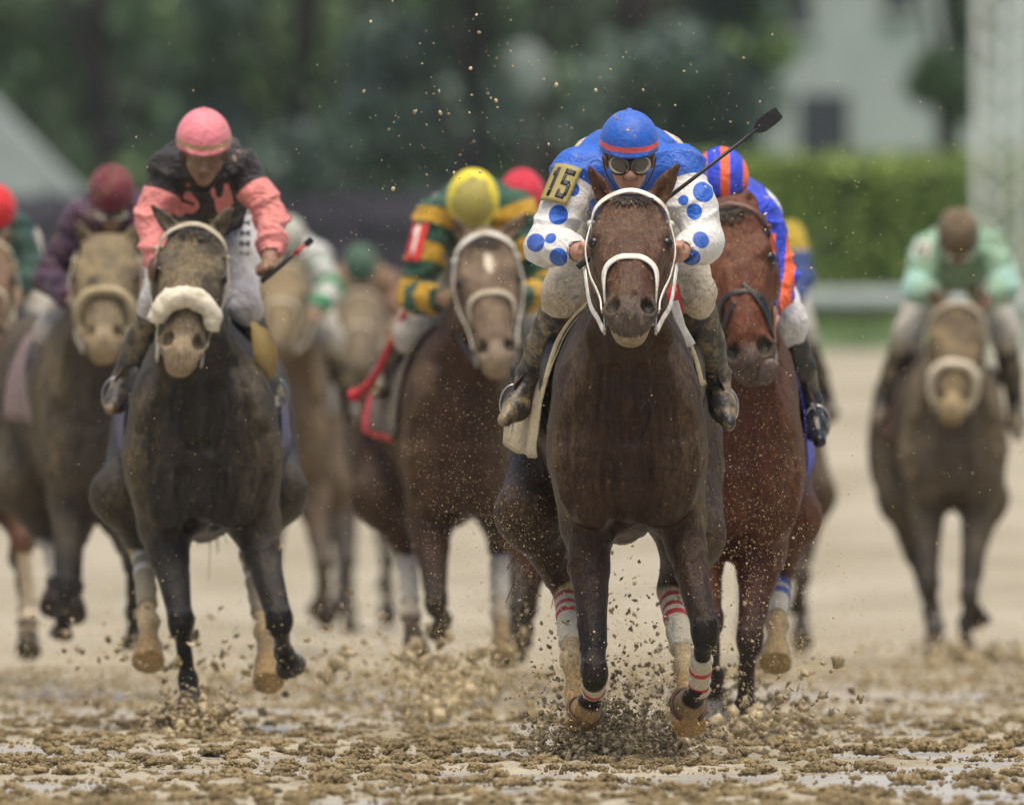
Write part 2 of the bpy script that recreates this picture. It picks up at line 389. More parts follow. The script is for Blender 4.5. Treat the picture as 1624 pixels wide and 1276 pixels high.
    # head details
    for q in (-1, 1):
        F.ell(hd(.165, q*.088, .022), sc(.032, .045, .022), .02, A3)       # brow
        F.ell(hd(.20, q*.104, -.012), sc(.022, .03, .026), .015, A3)
        F.cap(hd(.24, q*.088, -.02), hd(.37, q*.070, -.03), .017*hs, .013*hs, .02)   # cheek ridge
        F.ell(hd(.20, q*.080, -.12), sc(.045, .09, .075), .03, A3)         # jowl
        F.ell(hd(.12, q*.082, .062), sc(.018, .026, .016), .03, A3, sub=True)   # hollow above the eye
        F.cap(hd(.24, q*.024, .045), hd(.46, q*.018, .034), .016*hs, .012*hs, .04)  # nasal bones
        F.ell(hd(.515, q*.050, .002), sc(.034, .046, .036), .018, A3)      # nostril rim
        F.ell(hd(.515, q*.056, .034), sc(.025, .036, .036), .008, A3, sub=True)
        F.cap(hd(.57, q*.015, -.052), hd(.525, q*.07, -.062), .004, .006, .006, sub=True)   # mouth
        e0, e1 = hd(-.005, q*.066, -.01), hd(-.005, q*.066, -.01)
        tip = np.array(p(*c['ears'][0 if q < 0 else 1])); ea = tip-e0; LE = np.linalg.norm(ea); ET = ea/LE
        EU = nz(np.cross(ET, nz(HN*.8 + U*q*.5))); EN = np.cross(EU, ET); EN = EN if EN @ (HN*.8+U*q*.6) > 0 else -EN
        w = .030*hs
        F.loft(e0, ET, EU, EN, [(-.03, 0, 0, w*.9, w*.8, w*.8), (LE*.25, 0, 0, w*1.05, w*.7, w*.8), (LE*.55, 0, -.004, w*1.0, w*.5, w*.65), (LE*.85, 0, -.004, w*.5, w*.28, w*.4), (LE, 0, 0, .005, .004, .005)], .02)
        F.loft(e0+EN*.019*hs, ET, EU, EN, [(LE*.12, 0, 0, w*.3, w*.3, w*.3), (LE*.35, 0, 0, w*.6, w*.5, w*.6), (LE*.65, 0, 0, w*.5, w*.4, w*.4), (LE*.88, 0, 0, .004, .004, .004)], .006, sub=True)
    F.ell(hd(.562, 0, -.066), sc(.042, .036, .022), .02, A3)                # lower lip
    F.ell(hd(.54, 0, .028), sc(.02, .05, .012), .02, A3)
    # legs
    spots = []
    for i, (elb, knee, fet, tip) in enumerate(c['fore']):
        q = -1 if i == 0 else 1; k = c.get('fr', 1.0)
        e = p(*elb); kn = np.array(p(*knee)); fe = np.array(p(*fet)); ti = np.array(p(*tip))
        sh = (cf+q*(wf-.11), .12, zb+.30)
        F.cap(sh, e, .098, .088*k, .09); md = (np.array(e)*.72+kn*.28)
        F.cap(e, md, .084*k, .066*k, .05); F.cap(md, kn, .066*k, .042*k, .03); F.ell(md*.6+np.array(e)*.4+np.array((q*.022, -.03, 0)), (.045*k, .05, .11), .02); F.ell(md*.6+np.array(e)*.4+np.array((-q*.03, -.02, .02)), (.036*k, .045, .10), .02)
        F.ell(kn, (.047*k, .046, .062), .02); F.cap(kn+np.array((-.026*k, -.03, .03)), kn+np.array((-.024*k, -.03, -.035)), .016, .014, .012); F.cap(kn+np.array((.026*k, -.03, .03)), kn+np.array((.024*k, -.03, -.035)), .016, .014, .012); F.ell(kn+np.array((0, -.018, -.02)), (.036*k, .03, .045), .02)
        F.cap(kn, fe, .032*k, .027*k, .02); F.cap(kn+np.array((0, .02, 0)), fe+np.array((0, .02, 0)), .02, .02, .02)
        F.ell(fe, (.038*k, .042, .04), .02)
        hoof(F, fe, ti, k); spots.append((fe, ti))
    for i, (sti, hock, fet, tip) in enumerate(c['hind']):
        q = -1 if i == 0 else 1; k = c.get('hr', 1.0)
        st = np.array(p(*sti)); ho = np.array(p(*hock)); fe = np.array(p(*fet)); ti = np.array(p(*tip))
        F.cap((ch+q*(wh-.16), 1.35, zb+.30), st, .155, .090, .10); F.cap((ch+q*(wh-.15), 1.2, zb+.22), st, .14, .095, .08)
        F.cap(st, ho, .092, .048, .05); F.ell(ho, (.045, .06, .06), .02)
        F.cap(ho, fe, .034*k, .028*k, .02); F.ell(fe, (.040*k, .045, .042), .02); hoof(F, fe, ti, k*1.04); spots.append((fe, ti))
    # grooves between the muscles, cut where the surface is
    def fr(x, z):
        i = int(round((x-F.lo[0])/F.h[0])); k_ = int(round((z-F.lo[2])/F.h[2])); col_ = F.D[i, :, k_] < 0; col_[:int((-.35-F.lo[1])/F.h[1])] = False
        return F.ax[1][np.argmax(col_)] if col_.any() else 0.
    ws = wf/.26
    def groove(pts, r, k, dep=.0):
        q = cr(pts, 5); q = [(cf+x*ws, fr(cf+x*ws, zb+z)-r*.55+dep, zb+z) for x, z in q]
        for a, b in zip(q[:-1], q[1:]):
            if abs(a[1]-b[1]) < .12: F.cap(a, b, r, r, k, sub=True)
    for q in (-1, 1):
        groove([(q*.115, .66), (q*.135, .50), (q*.160, .35), (q*.160, .20), (q*.12, .08)], .018, .05)
        groove([(q*.060, .27), (q*.066, .16), (q*.040, .05)], .009, .035)
        groove([(q*.045, .56), (q*.055, .44), (q*.03, .33)], .010, .04)
        groove([(q*.215, .42), (q*.232, .26), (q*.20, .10)], .009, .035)
    V, Q = F.surface(); del F
    # fine relief: muscle, veins, wet hair
    nn = normals(V, Q); dsp = fbm(V, 7, 2, 3)*.006 + fbm(V*np.array((1, 1, .4)), 24, 2, 9)*.0022
    vein = np.abs(fbm(V*np.array((1, 1, .55)), 6.5, 2, 21)); dsp += np.where(vein < .05, (1-vein/.05)*.0045, 0) * (V[:, 2] > zb-.35)
    V = V + nn*dsp[:, None]
    # coat colours
    col = np.tile(np.array(c['coat']), (len(V), 1)); z = V[:, 2]; nz_ = fbm(V, 6, 3, 5)
    def put(m, cc): 
        nonlocal col
        m = np.clip(m, 0, 1)[:, None]; col = col*(1-m) + np.array(cc)*m
    hv = V-O; t = hv@HT/hs; u = hv@U/hs/hw; n = hv@HN/hs
    if 'face' in c:
        ish = ((t > -.1) & (t < .7) & (np.abs(u) < .16) & (n > -.2)).astype(float); put(ish, c['face'])
    put((zb-.12-z+nz_*.05)/.16, c['points'])
    put((t-.47+nz_*.05)/.06*(np.abs(u) < .14)*(n > -.2), c.get('muzz', c['points']))
    if 'chin' in c: put((t-.555)/.02*(np.abs(u) < .1)*(n > -.2)*(n < -.02), c['chin'])
    if 'mottle' in c:
        mk = fbm(V, 11, 4, 61); put((mk-c['mottle'][0])/.10*.85*((t > -.15) & (t < .40) & (np.abs(u) < .17) & (n > -.22)), c['mottle'][1])
    eyd = np.minimum(*[np.linalg.norm(V-hd(.20, q*.108, .004), axis=1) for q in (-1, 1)]); put((.052*hs-eyd)/.03*.75, np.array(c.get('face', c['coat']))*.25)  # eye socket shade put into the coat colour
    put((.030-np.abs(t-.56))/.02*(np.abs(u) < .09)*(n > -.085)*(n < -.045)*.6, (.01, .008, .007))
    nos = np.minimum(*[np.linalg.norm(V-hd(.515, q*.054, .022), axis=1) for q in (-1, 1)]); put((.033*hs-nos)/.006, (.006, .005, .005))  # dark of the nostril hollows painted in
    if 'star' in c:
        t0, t1, w = c['star']; m = 1-(((t-(t0+t1)/2)/((t1-t0)/2))**2+((u-.005+fbm(V, 20, 2)*.008)/w)**2); put(m*4*(n > 0), (.62, .58, .50))
    ear = np.minimum(*[np.linalg.norm(V-hd(-.07, q*.075, .02), axis=1) for q in (-1, 1)]); put((.055-ear)/.03*.6, np.array(c['coat'])*.5)
    for j, (fe, ti) in enumerate(spots):
        cc = c.get('feet', [None]*4)[j]; d = nz(ti-fe); tt = (V-fe)@d; LL = np.linalg.norm(ti-fe); rad = np.linalg.norm((V-fe)-tt[:, None]*d, axis=1)
        near = (rad < .085)
        if cc is not None: put((tt+.07)/.03*near*(tt < LL+.03), cc)
        put((tt-LL*.5)/.008*near*(tt < LL+.03), c.get('hoofs', [(.05, .04, .035)]*4)[j])
    for cen, r, cc in c.get('spots', []):
        put((r - np.linalg.norm(V-np.array(p(*cen)), axis=1))/.02, cc)
    for a, b, r, cc in c.get('socks', []):
        a, b = np.array(p(*a)), np.array(p(*b)); d = b-a; tt = np.clip((V-a)@d/(d@d), 0, 1); put((r-np.linalg.norm(V-a-tt[:, None]*d, axis=1))/.012, cc)
    mud = np.clip(.15 + 1.3*(np.abs(V[:, 0]-cf)/wf-.45) + fbm(V, 3, 2, 8)*.5, 0, 1)*(z > zb-.1) + .08*(z <= zb-.1)
    mud = mud*np.clip(1.25-V[:, 1]*.9, .25, 1)
    mud = np.where((t > -.15) & (t < .7) & (np.abs(u) < .2) & (n > -.25), c.get('facemud', .5), mud)
    body = link_mesh('body', V, Q, c['mat'], root, attrs={'coat': col, 'mud': mud})
    for q in (-1, 1):
        e = MB(); e.lump(hd(.20, q*.110, .008), .023*hs, seg=(16, 12)); e.build('eye', M['eye'], root)
    h.fore = [[np.array(p(*a)) for a in L_] for L_ in c['fore']]; h.hind = [[np.array(p(*a)) for a in L_] for L_ in c['hind']]
    tail(h, (cy(1.7), 1.66, zt-.14), c)
    if c.get('forelock', True):
        m = MB()
        for i in range(60):
            u0 = RNG.uniform(-.03, .03); a = hd(-.02, u0, .035); b = hd(.025, u0*1.3, .055); e = hd(RNG.uniform(.04, .085), u0*1.8+RNG.uniform(-.02, .03), .060+RNG.uniform(0, .006))
            m.tube(cr([a, b, e], 4), [.003]*4+[.0025]*4+[.001], 4)
        m.build('forelock', c.get('hair', M['hair_dark']), root)
    return h

def hoof(F, fe, ti, k):
    d = ti-fe; L = np.linalg.norm(d); d = d/L; co = fe + d*L*.5
    F.cap(fe, co, .030*k, .034*k, .02)
    side = nz(np.cross(d, (0, 1, 0)) if abs(d[1]) < .9 else (1, 0, 0)); n = np.cross(side, d)
    F.loft(co, d, side, n, [(-.02, 0, 0, .030*k, .032*k, .032*k), (0, 0, 0, .040*k, .042*k, .042*k), (L*.25, 0, 0, .050*k, .052*k, .050*k), (L*.5, 0, 0, .060*k, .064*k, .058*k)], .008, 2.2)

def tail(h, at, c):
    m = MB(); a = np.array(at); end = np.array(P(h, *c['tail'])) if 'tail' in c else a + np.array((-.1, .75, -.25))
    for i in range(46):
        j = RNG.normal(0, 1, 3)*.022; e = end + RNG.normal(0, 1, 3)*np.array((.07, .16, .09)); mid = (a+e)/2 + np.array((0, .12, .12)) + RNG.normal(0, 1, 3)*.05
        m.tube(cr([a+j*.4, mid*.5+a*.5+np.array((0, .04, .05))+j, mid, e], 4), np.linspace(.006, .0015, 13), 4)
    m.build('tail', c.get('tailmat', c.get('hair', M['hair_dark'])), h.root)

def hsurf(h, t, th, off=.010):
    S = h.S; w, f, b, cn = (np.interp(t, S[:, 0], S[:, i]) for i in (3, 4, 5, 2)); v = f if math.cos(th) > 0 else b
    s_, c_ = math.sin(th), math.cos(th); r = (abs(s_)**2.25 + abs(c_)**2.25)**(-1/2.25)
    n = nz(h.U*s_/w + h.HN*c_/v); return h.hd(t, w*s_*r, cn + v*c_*r) + n*off, n

def strap(h, name, pts, width, mat, thick=.005, off=.010, parent=None, m=8):
    """leather strap lying on the head: pts are (distance down the face, angle round it, offset)"""
    q = cr([(a, b, c_[0] if c_ else off) for a, b, *c_ in pts], m); X = [hsurf(h, a, R(b), o) for a, b, o in q]
    mb = MB(); mb.tube([x[0] for x in X], .01, 10, (width, thick), [x[1] for x in X]); return mb.build(name, mat, parent or h.root)

def bridle(h, mat, nose='plain', nmat=None, w=.020, nt=.30, brow=True, hands=(), rein=None):
    mb = MB(); nmat = nmat or mat
    def add(pts, width, off=.012, th=.006):
        q = cr([(a, b, off if len(c_) == 0 else c_[0]) for a, b, *c_ in pts], 8); X = [hsurf(h, a, R(b), o) for a, b, o in q]
        mb.tube([x[0] for x in X], .01, 10, (width, th), [x[1] for x in X])
    if brow: add([(.10, -105, .016), (.055, -70, .018), (.02, -35, .016), (.005, 0, .02), (.02, 35, .016), (.055, 70, .018), (.10, 105, .016)], w)
    for q in (-1, 1):
        add([(.03, q*95, .02), (.10, q*98, .022), (.20, q*100, .022), (.32, q*106, .030), (.43, q*102, .026), (.50, q*98, .014)], w*.85)
        add([(.08, q*105, .016), (.16, q*135, .012), (.22, q*160, .012), (.235, q*179, .012)], w*.7)
        mb.lump(hsurf(h, .07, R(q*98), .02)[0], (.016, .016, .012), seg=(10, 6))
    mb.build('bridle', mat, h.root)
    if nose == 'ring':
        strap(h, 'noseband', [(nt+.12, -179, .026), (nt+.09, -130, .03), (nt+.05, -90, .034), (nt, -40, .034), (nt-.01, 0, .034), (nt, 40, .034), (nt+.05, 90, .034), (nt+.09, 130, .03), (nt+.12, 179, .026)], .034, nmat, .036, .03); nb = None
    elif nose == 'plain':
        nb = strap(h, 'noseband', [(nt+.135, -118), (nt+.09, -92), (nt+.03, -60), (nt, -25, .013), (nt-.003, 0, .014), (nt, 25, .013), (nt+.03, 60), (nt+.09, 92), (nt+.135, 118), (nt+.15, 150), (nt+.15, 180)], w*1.2, nmat, .008, .011)
    else:
        m2 = MB(); q = cr([(nt+.065, -84, .028), (nt+.045, -66, .034), (nt+.01, -35, .038), (nt, 0, .040), (nt+.01, 35, .038), (nt+.045, 66, .034), (nt+.065, 84, .028)], 8)
        X = np.array([hsurf(h, a, R(b), o)[0] for a, b, o in q]); r = .040*h.c.get('fl', 1); n = len(X)
        rr = r*(1.12 - .45*np.abs(np.linspace(-1, 1, n))**2)
        m2.tube(X, rr, 28); V = np.concatenate(m2.V); V = V + (normals_t(V, X))*(fbm(V, 40, 3, 4)*.010+fbm(V, 14, 2, 4)*.008)[:, None]; m2.V = [V]
        nb = m2.build('sheepskin_noseband', nmat, h.root)
    # bit and rings
    b = MB()
    for q in (-1, 1):
        c0 = h.hd(.515, q*.078, -.055); ring = [c0 + (h.HT*math.cos(a)+h.HN*math.sin(a))*.034 for a in np.linspace(0, 2*math.pi, 20)]
        b.tube(ring, .0045, 6)
    b.tube([h.hd(.515, -.078, -.055), h.hd(.53, 0, -.055), h.hd(.515, .078, -.055)], .006, 6); b.build('bit', M['steel'], h.root)
    for q, hn in zip((-1, 1), hands):
        if hn is None: continue
        rb = MB(); a = h.hd(.53, q*.082, -.07); e = np.array(hn); md = (a+e)/2 + np.array((q*.012, 0, -.03)); X = cr([a, a*.6+md*.4, md, e], 6)
        rb.tube(X, .006, 8, (.018, .005), [(q, -.2, .4)]*len(X)); rb.build('rein', rein or mat, h.root)
    return nb

def normals_t(V, X):
    d = V[:, None, :] - X[None]; i = np.argmin((d**2).sum(2), 1); n = V - X[i]; return n/(np.linalg.norm(n, axis=1)[:, None]+1e-9)

def wrap(h, a, b, r0, r1, mat, stripes=None, name='leg_wrap'):
    """bandage round a cannon bone from a to b, stripes are (from, to) along it"""
    m = MB(); a, b = np.array(a, float), np.array(b, float); n = 26; t = np.linspace(0, 1, n); X = a + (b-a)*t[:, None]
    r = (r0+(r1-r0)*t) + .002*np.sin(t*22) ; r[0] *= .8; r[-1] *= .85
    X2 = np.concatenate([[a-(b-a)*0.0], X, [b]]); m.tube(X2, np.concatenate([[.01], r, [.01]]), 20)
    V = np.concatenate(m.V); V = V + fbm(V, 25, 2, 3)[:, None]*.003; m.V = [V]; d = b-a; tt = (V-a)@d/(d@d)
    L = np.linalg.norm(d); f = np.full(len(V), -.02)
    for s0, s1 in stripes or []: f = np.maximum(f, np.minimum(tt-s0, s1-tt)*L)
    return link_mesh(name, V, m.F, mat, h.root, attrs={'stripe': f})

def drape(h, name, mat, y0, y1, a0, a1, off=.012, flare=0, n=(24, 30), wave=.008, thick=.004, edge=None):
    """cloth lying on the horse's back: y0..y1 along it, angles a0..a1 down its sides"""
    V = []; ny, na = n
    for i in range(ny):
        y = y0+(y1-y0)*i/(ny-1); cu, cn, w, f, b = (np.interp(y, h.T[:, 0], h.T[:, j]) for j in range(1, 6))
        for j in range(na):
            a = R(a0+(a1-a0)*j/(na-1)); v = f if math.cos(a) > 0 else b; s_, c_ = math.sin(a), math.cos(a); r = (abs(s_)**2.3+abs(c_)**2.3)**(-1/2.3)
            fl = flare*max(0, abs(math.degrees(a))-55)/45*(i/(ny-1)*.6+.4)
            nn = nz((s_/w, 0, c_/v)); q = np.array((cu+w*s_*r, y, 1+cn+v*c_*r)) + nn*(off+fl*.5) + np.array((math.copysign(fl, s_), 0, 0))
            V.append(q)
    V = np.array(V); V = V + fbm(V, 7, 2, 6)[:, None]*wave*np.array((1, .3, 1))
    F = np.array([(i*na+j, (i+1)*na+j, (i+1)*na+j+1, i*na+j+1) for i in range(ny-1) for j in range(na-1)])
    uv = np.array([(i/(ny-1), j/(na-1)) for i in range(ny) for j in range(na)])
    o = link_mesh(name, V, F, mat, h.root, attrs={'edge': edge(uv) if edge else np.zeros(len(V))-1})
    md = o.modifiers.new('thickness', 'SOLIDIFY'); md.thickness = thick; md.offset = 1; return o

# ------------------------------------------------------------------ riders
def frame(face, up=(0, 0, 1)):
    f = nz(face); u = nz(np.array(up, float) - f*(np.array(up, float) @ f)); return np.cross(u, f)*-1 if False else nz(np.cross(f, u)), f, u

def rider(h, c, label, group):
    p = lambda q, r=None: P(h, *q, r); root = empty('person', (h.X, h.z, 0), label, 'jockey', group); h.rider = root
    g = c.get('vox', .009); pt = {k: np.array(p(v)) for k, v in c.items() if isinstance(v, tuple) and k in ('head','sl','sr','el','er','wl','wr','hip','kl','kr','al','ar')}
    H = pt['head']; S0 = (pt['sl']+pt['sr'])/2; hip = pt['hip']; bk = c.get('bulk', 1.0)
    allp = np.array(list(pt.values())); lo, hi = allp.min(0)-.22, allp.max(0)+.22
    side, f, u = frame(c.get('face', (0, -1, -.25))); side = side if side[0] > 0 else -side; A3 = (side, f, u)
    at = lambda a, b, d: H + side*a + f*b + u*d
    # ---- body: one surface with head, trunk, arms, hands, legs
    F = Field(lo, hi, g)
    F.ell(at(0, -.01, .03), (.074, .095, .085), .03, A3); F.ell(at(0, .022, -.045), (.056, .062, .07), .03, A3)
    F.ell(at(0, .055, -.095), (.028, .026, .022), .02, A3); F.cap(at(0, .085, .0), at(0, .108, -.04), .010, .016, .012)
    for q in (-1, 1):
        F.ell(at(q*.076, -.01, -.02), (.012, .024, .032), .008, A3); F.ell(at(q*.033, .092, .008), (.018, .014, .012), .010, A3, sub=True)
        F.ell(at(q*.04, .062, -.03), (.024, .022, .02), .015, A3); F.ell(at(q*.013, .102, -.042), (.010, .010, .008), .006, A3)
        F.ell(at(q*.032, .080, .007), (.013, .012, .012), .004, A3)
    F.cap(at(-.03, .092, .026), at(.03, .092, .026), .010, .010, .012)
    F.cap(at(-.02, .084, -.066), at(.02, .084, -.066), .009, .009, .008); F.cap(at(-.018, .094, -.0665), at(.018, .094, -.0665), .003, .003, .003, sub=True)
    F.cap(at(0, -.03, -.06), S0+np.array((0, .05, .02)), .052, .06, .03)
    F.ell((S0+np.array((0, .10, 0)))*.8+hip*.2, (.14*bk, .17, .13), .06); F.cap(S0+np.array((0, .1, -.02)), hip, .11*bk, .12*bk, .05)
    for sd, q in (('l', -1), ('r', 1)):
        s_, e, w = pt['s'+sd], pt['e'+sd], pt['w'+sd]
        F.chain([(*S0, .08), (*s_, .062), (*((s_+e)/2), .048), (*e, .042), (*((e+w)/2), .040), (*w, .026)], .03)
        hand(F, w, e, c.get('fist'+sd, (0, -1, 0)), q)
        k_, a = pt['k'+sd], pt['a'+sd]; hj = hip + np.array((q*.09, 0, 0))
        F.chain([(*hj, .11), (*((hj+k_)/2), .08), (*k_, .056), (*((k_+a)/2), .046), (*a, .032)], .03)
    V, Q = F.surface(); V = V + normals(V, Q)*(fbm(V, 30, 2)*.0015)[:, None]
    link_mesh('body', V, Q, M['skin'] if not c.get('dirty') else M['skin_muddy'], root)
    # ---- silks
    F = Field(lo, hi, g); gp = .014
    F.ell((S0+np.array((0, .08, 0)))*.85+hip*.15, (.165*bk, .19, .145), .08); F.cap(S0+np.array((0, .12, -.02)), hip*.85+S0*.15, .125*bk+gp, .125*bk, .06)
    F.cap(S0+np.array((0, .05, .0)), H*.35+S0*.65+np.array((0, .05, -.01)), .08, .068, .04)
    for sd, q in (('l', -1), ('r', 1)):
        s_, e, w = pt['s'+sd], pt['e'+sd], pt['w'+sd]; m1, m2 = (s_+e)/2, (e+w)/2; z_ = c.get('sleeve', 1.0)
        F.chain([(*S0, .09), (*s_, .075*z_), (*m1, .068*z_), (*e, .062*z_), (*m2, .054*z_), (*(e*.12+w*.88), .038)], .03)
        F.cap(e*.1+w*.9, w*1.3-e*.3, .034, .034, .006, sub=True)
    V, Q = F.surface(); nn = normals(V, Q); B = V[:, :] * np.array((1, 1, 1.0))
    fold = (1-np.abs(vnoise((V*np.array((1, .8, 1.3))+fbm(V, 5, 2, 31)[:, None]*.10)*10, 12)))**4*1.6; fold2 = (1-np.abs(vnoise((V+fbm(V, 9, 2, 33)[:, None]*.05)*22, 14)))**4*1.5
    V = V + nn*(fold*.012+fold2*.002-.005)[:, None]*c.get('fold', 1.0)
    A = {}
    def seg(a, b):
        d = b-a; t = (V-a)@d/(d@d); tc = np.clip(t, 0, 1); return t, np.linalg.norm(V-a-tc[:, None]*d, axis=1), np.linalg.norm(d)
    arm = np.full(len(V), -9.); along = np.zeros(len(V)); dist = np.full(len(V), 9.)
    for sd in 'lr':
        s_, e, w = pt['s'+sd], pt['e'+sd], pt['w'+sd]
        t1, r1, L1 = seg(s_, e); t2, r2, L2 = seg(e, w); d_ = np.minimum(r1, r2); al = np.where(r1 < r2, np.clip(t1, -.5, 1)*L1, L1+np.clip(t2, 0, 1.2)*L2)
        m = d_ < dist; dist = np.where(m, d_, dist); along = np.where(m, al, along)
    A['arm'] = np.where(dist < .13, along - c.get('seam', .05), -.05)
    if 'dots' in c:
        f_ = np.full(len(V), -.05)
        for q in c['dots']:
            cpt = np.array(p(q[:3])); dd = V-cpt
            f_ = np.maximum(f_, q[3] - np.sqrt((dd[:, 0])**2+(dd[:, 2])**2+(dd[:, 1]*.3)**2))
        A['dots'] = np.clip(f_, -.05, .05)
    if 'hoops' in c: n_, o_ = c['hoops']; A['hoops'] = np.sin((along+o_)*2*math.pi/n_)*n_/6*(np.clip(A['arm'], -.01, .0)+.01)/.01 - (A['arm'] < 0)*.02
    if 'stripes' in c: n_, o_ = c['stripes']; A['stripes'] = np.sin((V[:, 0]*1.0-V[:, 1]*.15+o_)*2*math.pi/n_)*n_/6
    if 'extra' in c: A['extra'] = c['extra'](V, lambda *q: np.array(p(q)), A)
    link_mesh('silks', V, Q, c['silk'], root, attrs=A)
    # ---- breeches
    F = Field(lo, hi, g)
    for sd, q in (('l', -1), ('r', 1)):
        k_, a = pt['k'+sd], pt['a'+sd]; hj = hip + np.array((q*.09, 0, 0))
        F.chain([(*hj, .115), (*((hj+k_)/2), .082), (*k_, .062), (*(k_*.8+a*.2), .052)], .04)
    F.ell(hip, (.17, .15, .13), .05)
    V, Q = F.surface(); V = V + normals(V, Q)*((1-np.abs(fbm(V, 10, 2, 5))*2)*.008)[:, None]
    br = link_mesh('breeches', V, Q, c['breech'], root, attrs={'mark': c['mark'](V, lambda *q: np.array(p(q))) if 'mark' in c else np.full(len(V), -1.)})
    # ---- boots
    for sd, q in (('l', -1), ('r', 1)):
        k_, a = pt['k'+sd], pt['a'+sd]; F = Field(np.minimum(k_, a)-.26, np.maximum(k_, a)+.26, g)
        toe = np.array(p(c['t'+sd])); top = k_*.80+a*.20; heel = a + nz(a-toe)*.05 + np.array((0, .02, -.05))
        F.chain([(*top, .060), (*((top+a)/2), .056), (*(a+np.array((0, 0, .02))), .040)], .02); F.chain([(*heel, .034), (*(a*.5+toe*.5+np.array((0, 0, -.035))), .038), (*(toe+np.array((0, 0, -.02))), .024)], .03); F.cap(a, a*.5+toe*.5+np.array((0, 0, -.02)), .042, .036, .03)
        V, Q = F.surface(); V = V + normals(V, Q)*(fbm(V*np.array((1, 1, 2.)), 12, 2, 7)*.005)[:, None]
        link_mesh('boot', V, Q, c.get('boots', M['boot']), root)
    # ---- helmet
    s = c.get('hsz', 1.0); hc = at(0, -.012, .038); F = Field(hc-.2, hc+.2, min(g, .006))
    F.ell(hc, (.098*s, .122*s, .108*s), .02, A3)
    n_ = nz(u*1.0 - f*.10); lowp = hc - u*.026*s
    X = F.ax[0][:, None, None]-lowp[0]; Y = F.ax[1][None, :, None]-lowp[1]; Z = F.ax[2][None, None, :]-lowp[2]
    F.D = np.maximum(F.D, -(X*n_[0]+Y*n_[1]+Z*n_[2])).astype(np.float32)
    F.ell(hc - u*.006*s + f*.090*s, (.070*s, .040*s, .007), .012, (side, f, nz(u+f*.25)))     # peak
    F.ell(hc + u*.110*s - f*.005, (.012, .012, .008), .003, A3)
    F.ell(H-u*.03, (.080, .102, .09), .01, A3, sub=True)
    V, Q = F.surface(); nn = normals(V, Q); V = V + nn*(fbm(V, 16, 3, 2)*.0011)[:, None]
    l = V-hc; ls, lf, lu = l@side, l@f, l@u; A = {'band': np.minimum(lu/s-.000, .017-lu/s)}
    ang = np.arctan2(ls, lf+.03); A['lat'] = np.cos((ls-.012)*2*math.pi/.080)*.010-.003; A['band2'] = np.minimum(lu/s-.001, .013-lu/s); A['gores'] = -.006+.02*np.sin(ang*c.get('ngore', 6)+c.get('ogore', 0)); A['dust'] = .078*s-np.sqrt(ls**2+(lf-.05)**2*.6+(lu-.03)**2*.5)+fbm(V, 18, 2)*.02
    link_mesh('helmet', V, Q, c['cap'], root, attrs=A)
    if c.get('goggles', True):
        gm = MB(); q_ = []
        for q in (-1, 1):
            for k in range(14):
                a = 2*math.pi*k/13; th = q*.40 + .40*math.cos(a); q_.append((at(math.sin(th)*.088, math.cos(th)*.112-.004, -.006+.031*math.sin(a)*(1-.25*math.cos(a)*-q))))
        gm.tube(q_[:14], .006, 6); gm.tube(q_[14:], .006, 6); gm.tube([q_[0], at(0, .112, .012), q_[14+6]], .006, 6)
        for q in (-1, 1): gm.tube(cr([at(q*.072, .062, .008), at(q*.084, .01, .012), at(q*.08, -.05, .02)], 4), .005, 6, (.018, .004), [side*q]*9)
        go = gm.build('goggles', M['black'], root); ln = MB()
        for q in (-1, 1):
            cen = at(math.sin(q*.42)*.087, math.cos(q*.42)*.110, -.006); ax = (nz(side*math.cos(.42)-f*q*math.sin(.42)), nz(f*math.cos(.42)+side*q*math.sin(.42)), u)
            ln.lump(cen, (.037, .008, .030), ax, (16, 10))
        ln.build('lens', M['lens'], go)
        h.face_at = at
    ch = MB()
    cp = cr([at(-.088, .02, .0), at(-.074, .03, -.06), at(-.03, .045, -.118), at(.03, .045, -.118), at(.074, .03, -.06), at(.088, .02, .0)], 4); ch.tube(cp, .004, 6, (.014, .004), cp-at(0, .0, -.02))
    ch.build('chin_strap', M['black'], root)
    h.pt = pt; return root

def hand(F, w, e, fist, q):
    """fist closed on a rein: palm, four bent fingers of different lengths, thumb"""
    d = nz(w-e); n = nz(np.array(fist, float) - d*(np.array(fist) @ d) if abs(np.array(fist) @ d) < .95 else (0, 0, 1)); s_ = np.cross(d, n)
    pm = w + d*.045; F.cap(w, pm, .026, .03, .02)
    for i, L in enumerate((.9, 1.05, 1.0, .8)):
        o = s_*(i-1.5)*.019; k0 = w + d*.072*(.95+.06*math.sin(i)) + o + n*.006; k1 = k0 + (n*.026+d*.012)*L; k2 = k1 + (n*.006-d*.030)*L; k3 = k2 + (-n*.016-d*.008)*L
        F.chain([(*(w+d*.03+o), .011), (*k0, .0105), (*k1, .0098), (*k2, .009), (*k3, .008)], .004)
    t0 = w + d*.022 - s_*q*.024; F.chain([(*t0, .012), (*(t0+d*.024+n*.022), .011), (*(t0+d*.040+n*.036+s_*q*.012), .0095)], .005)

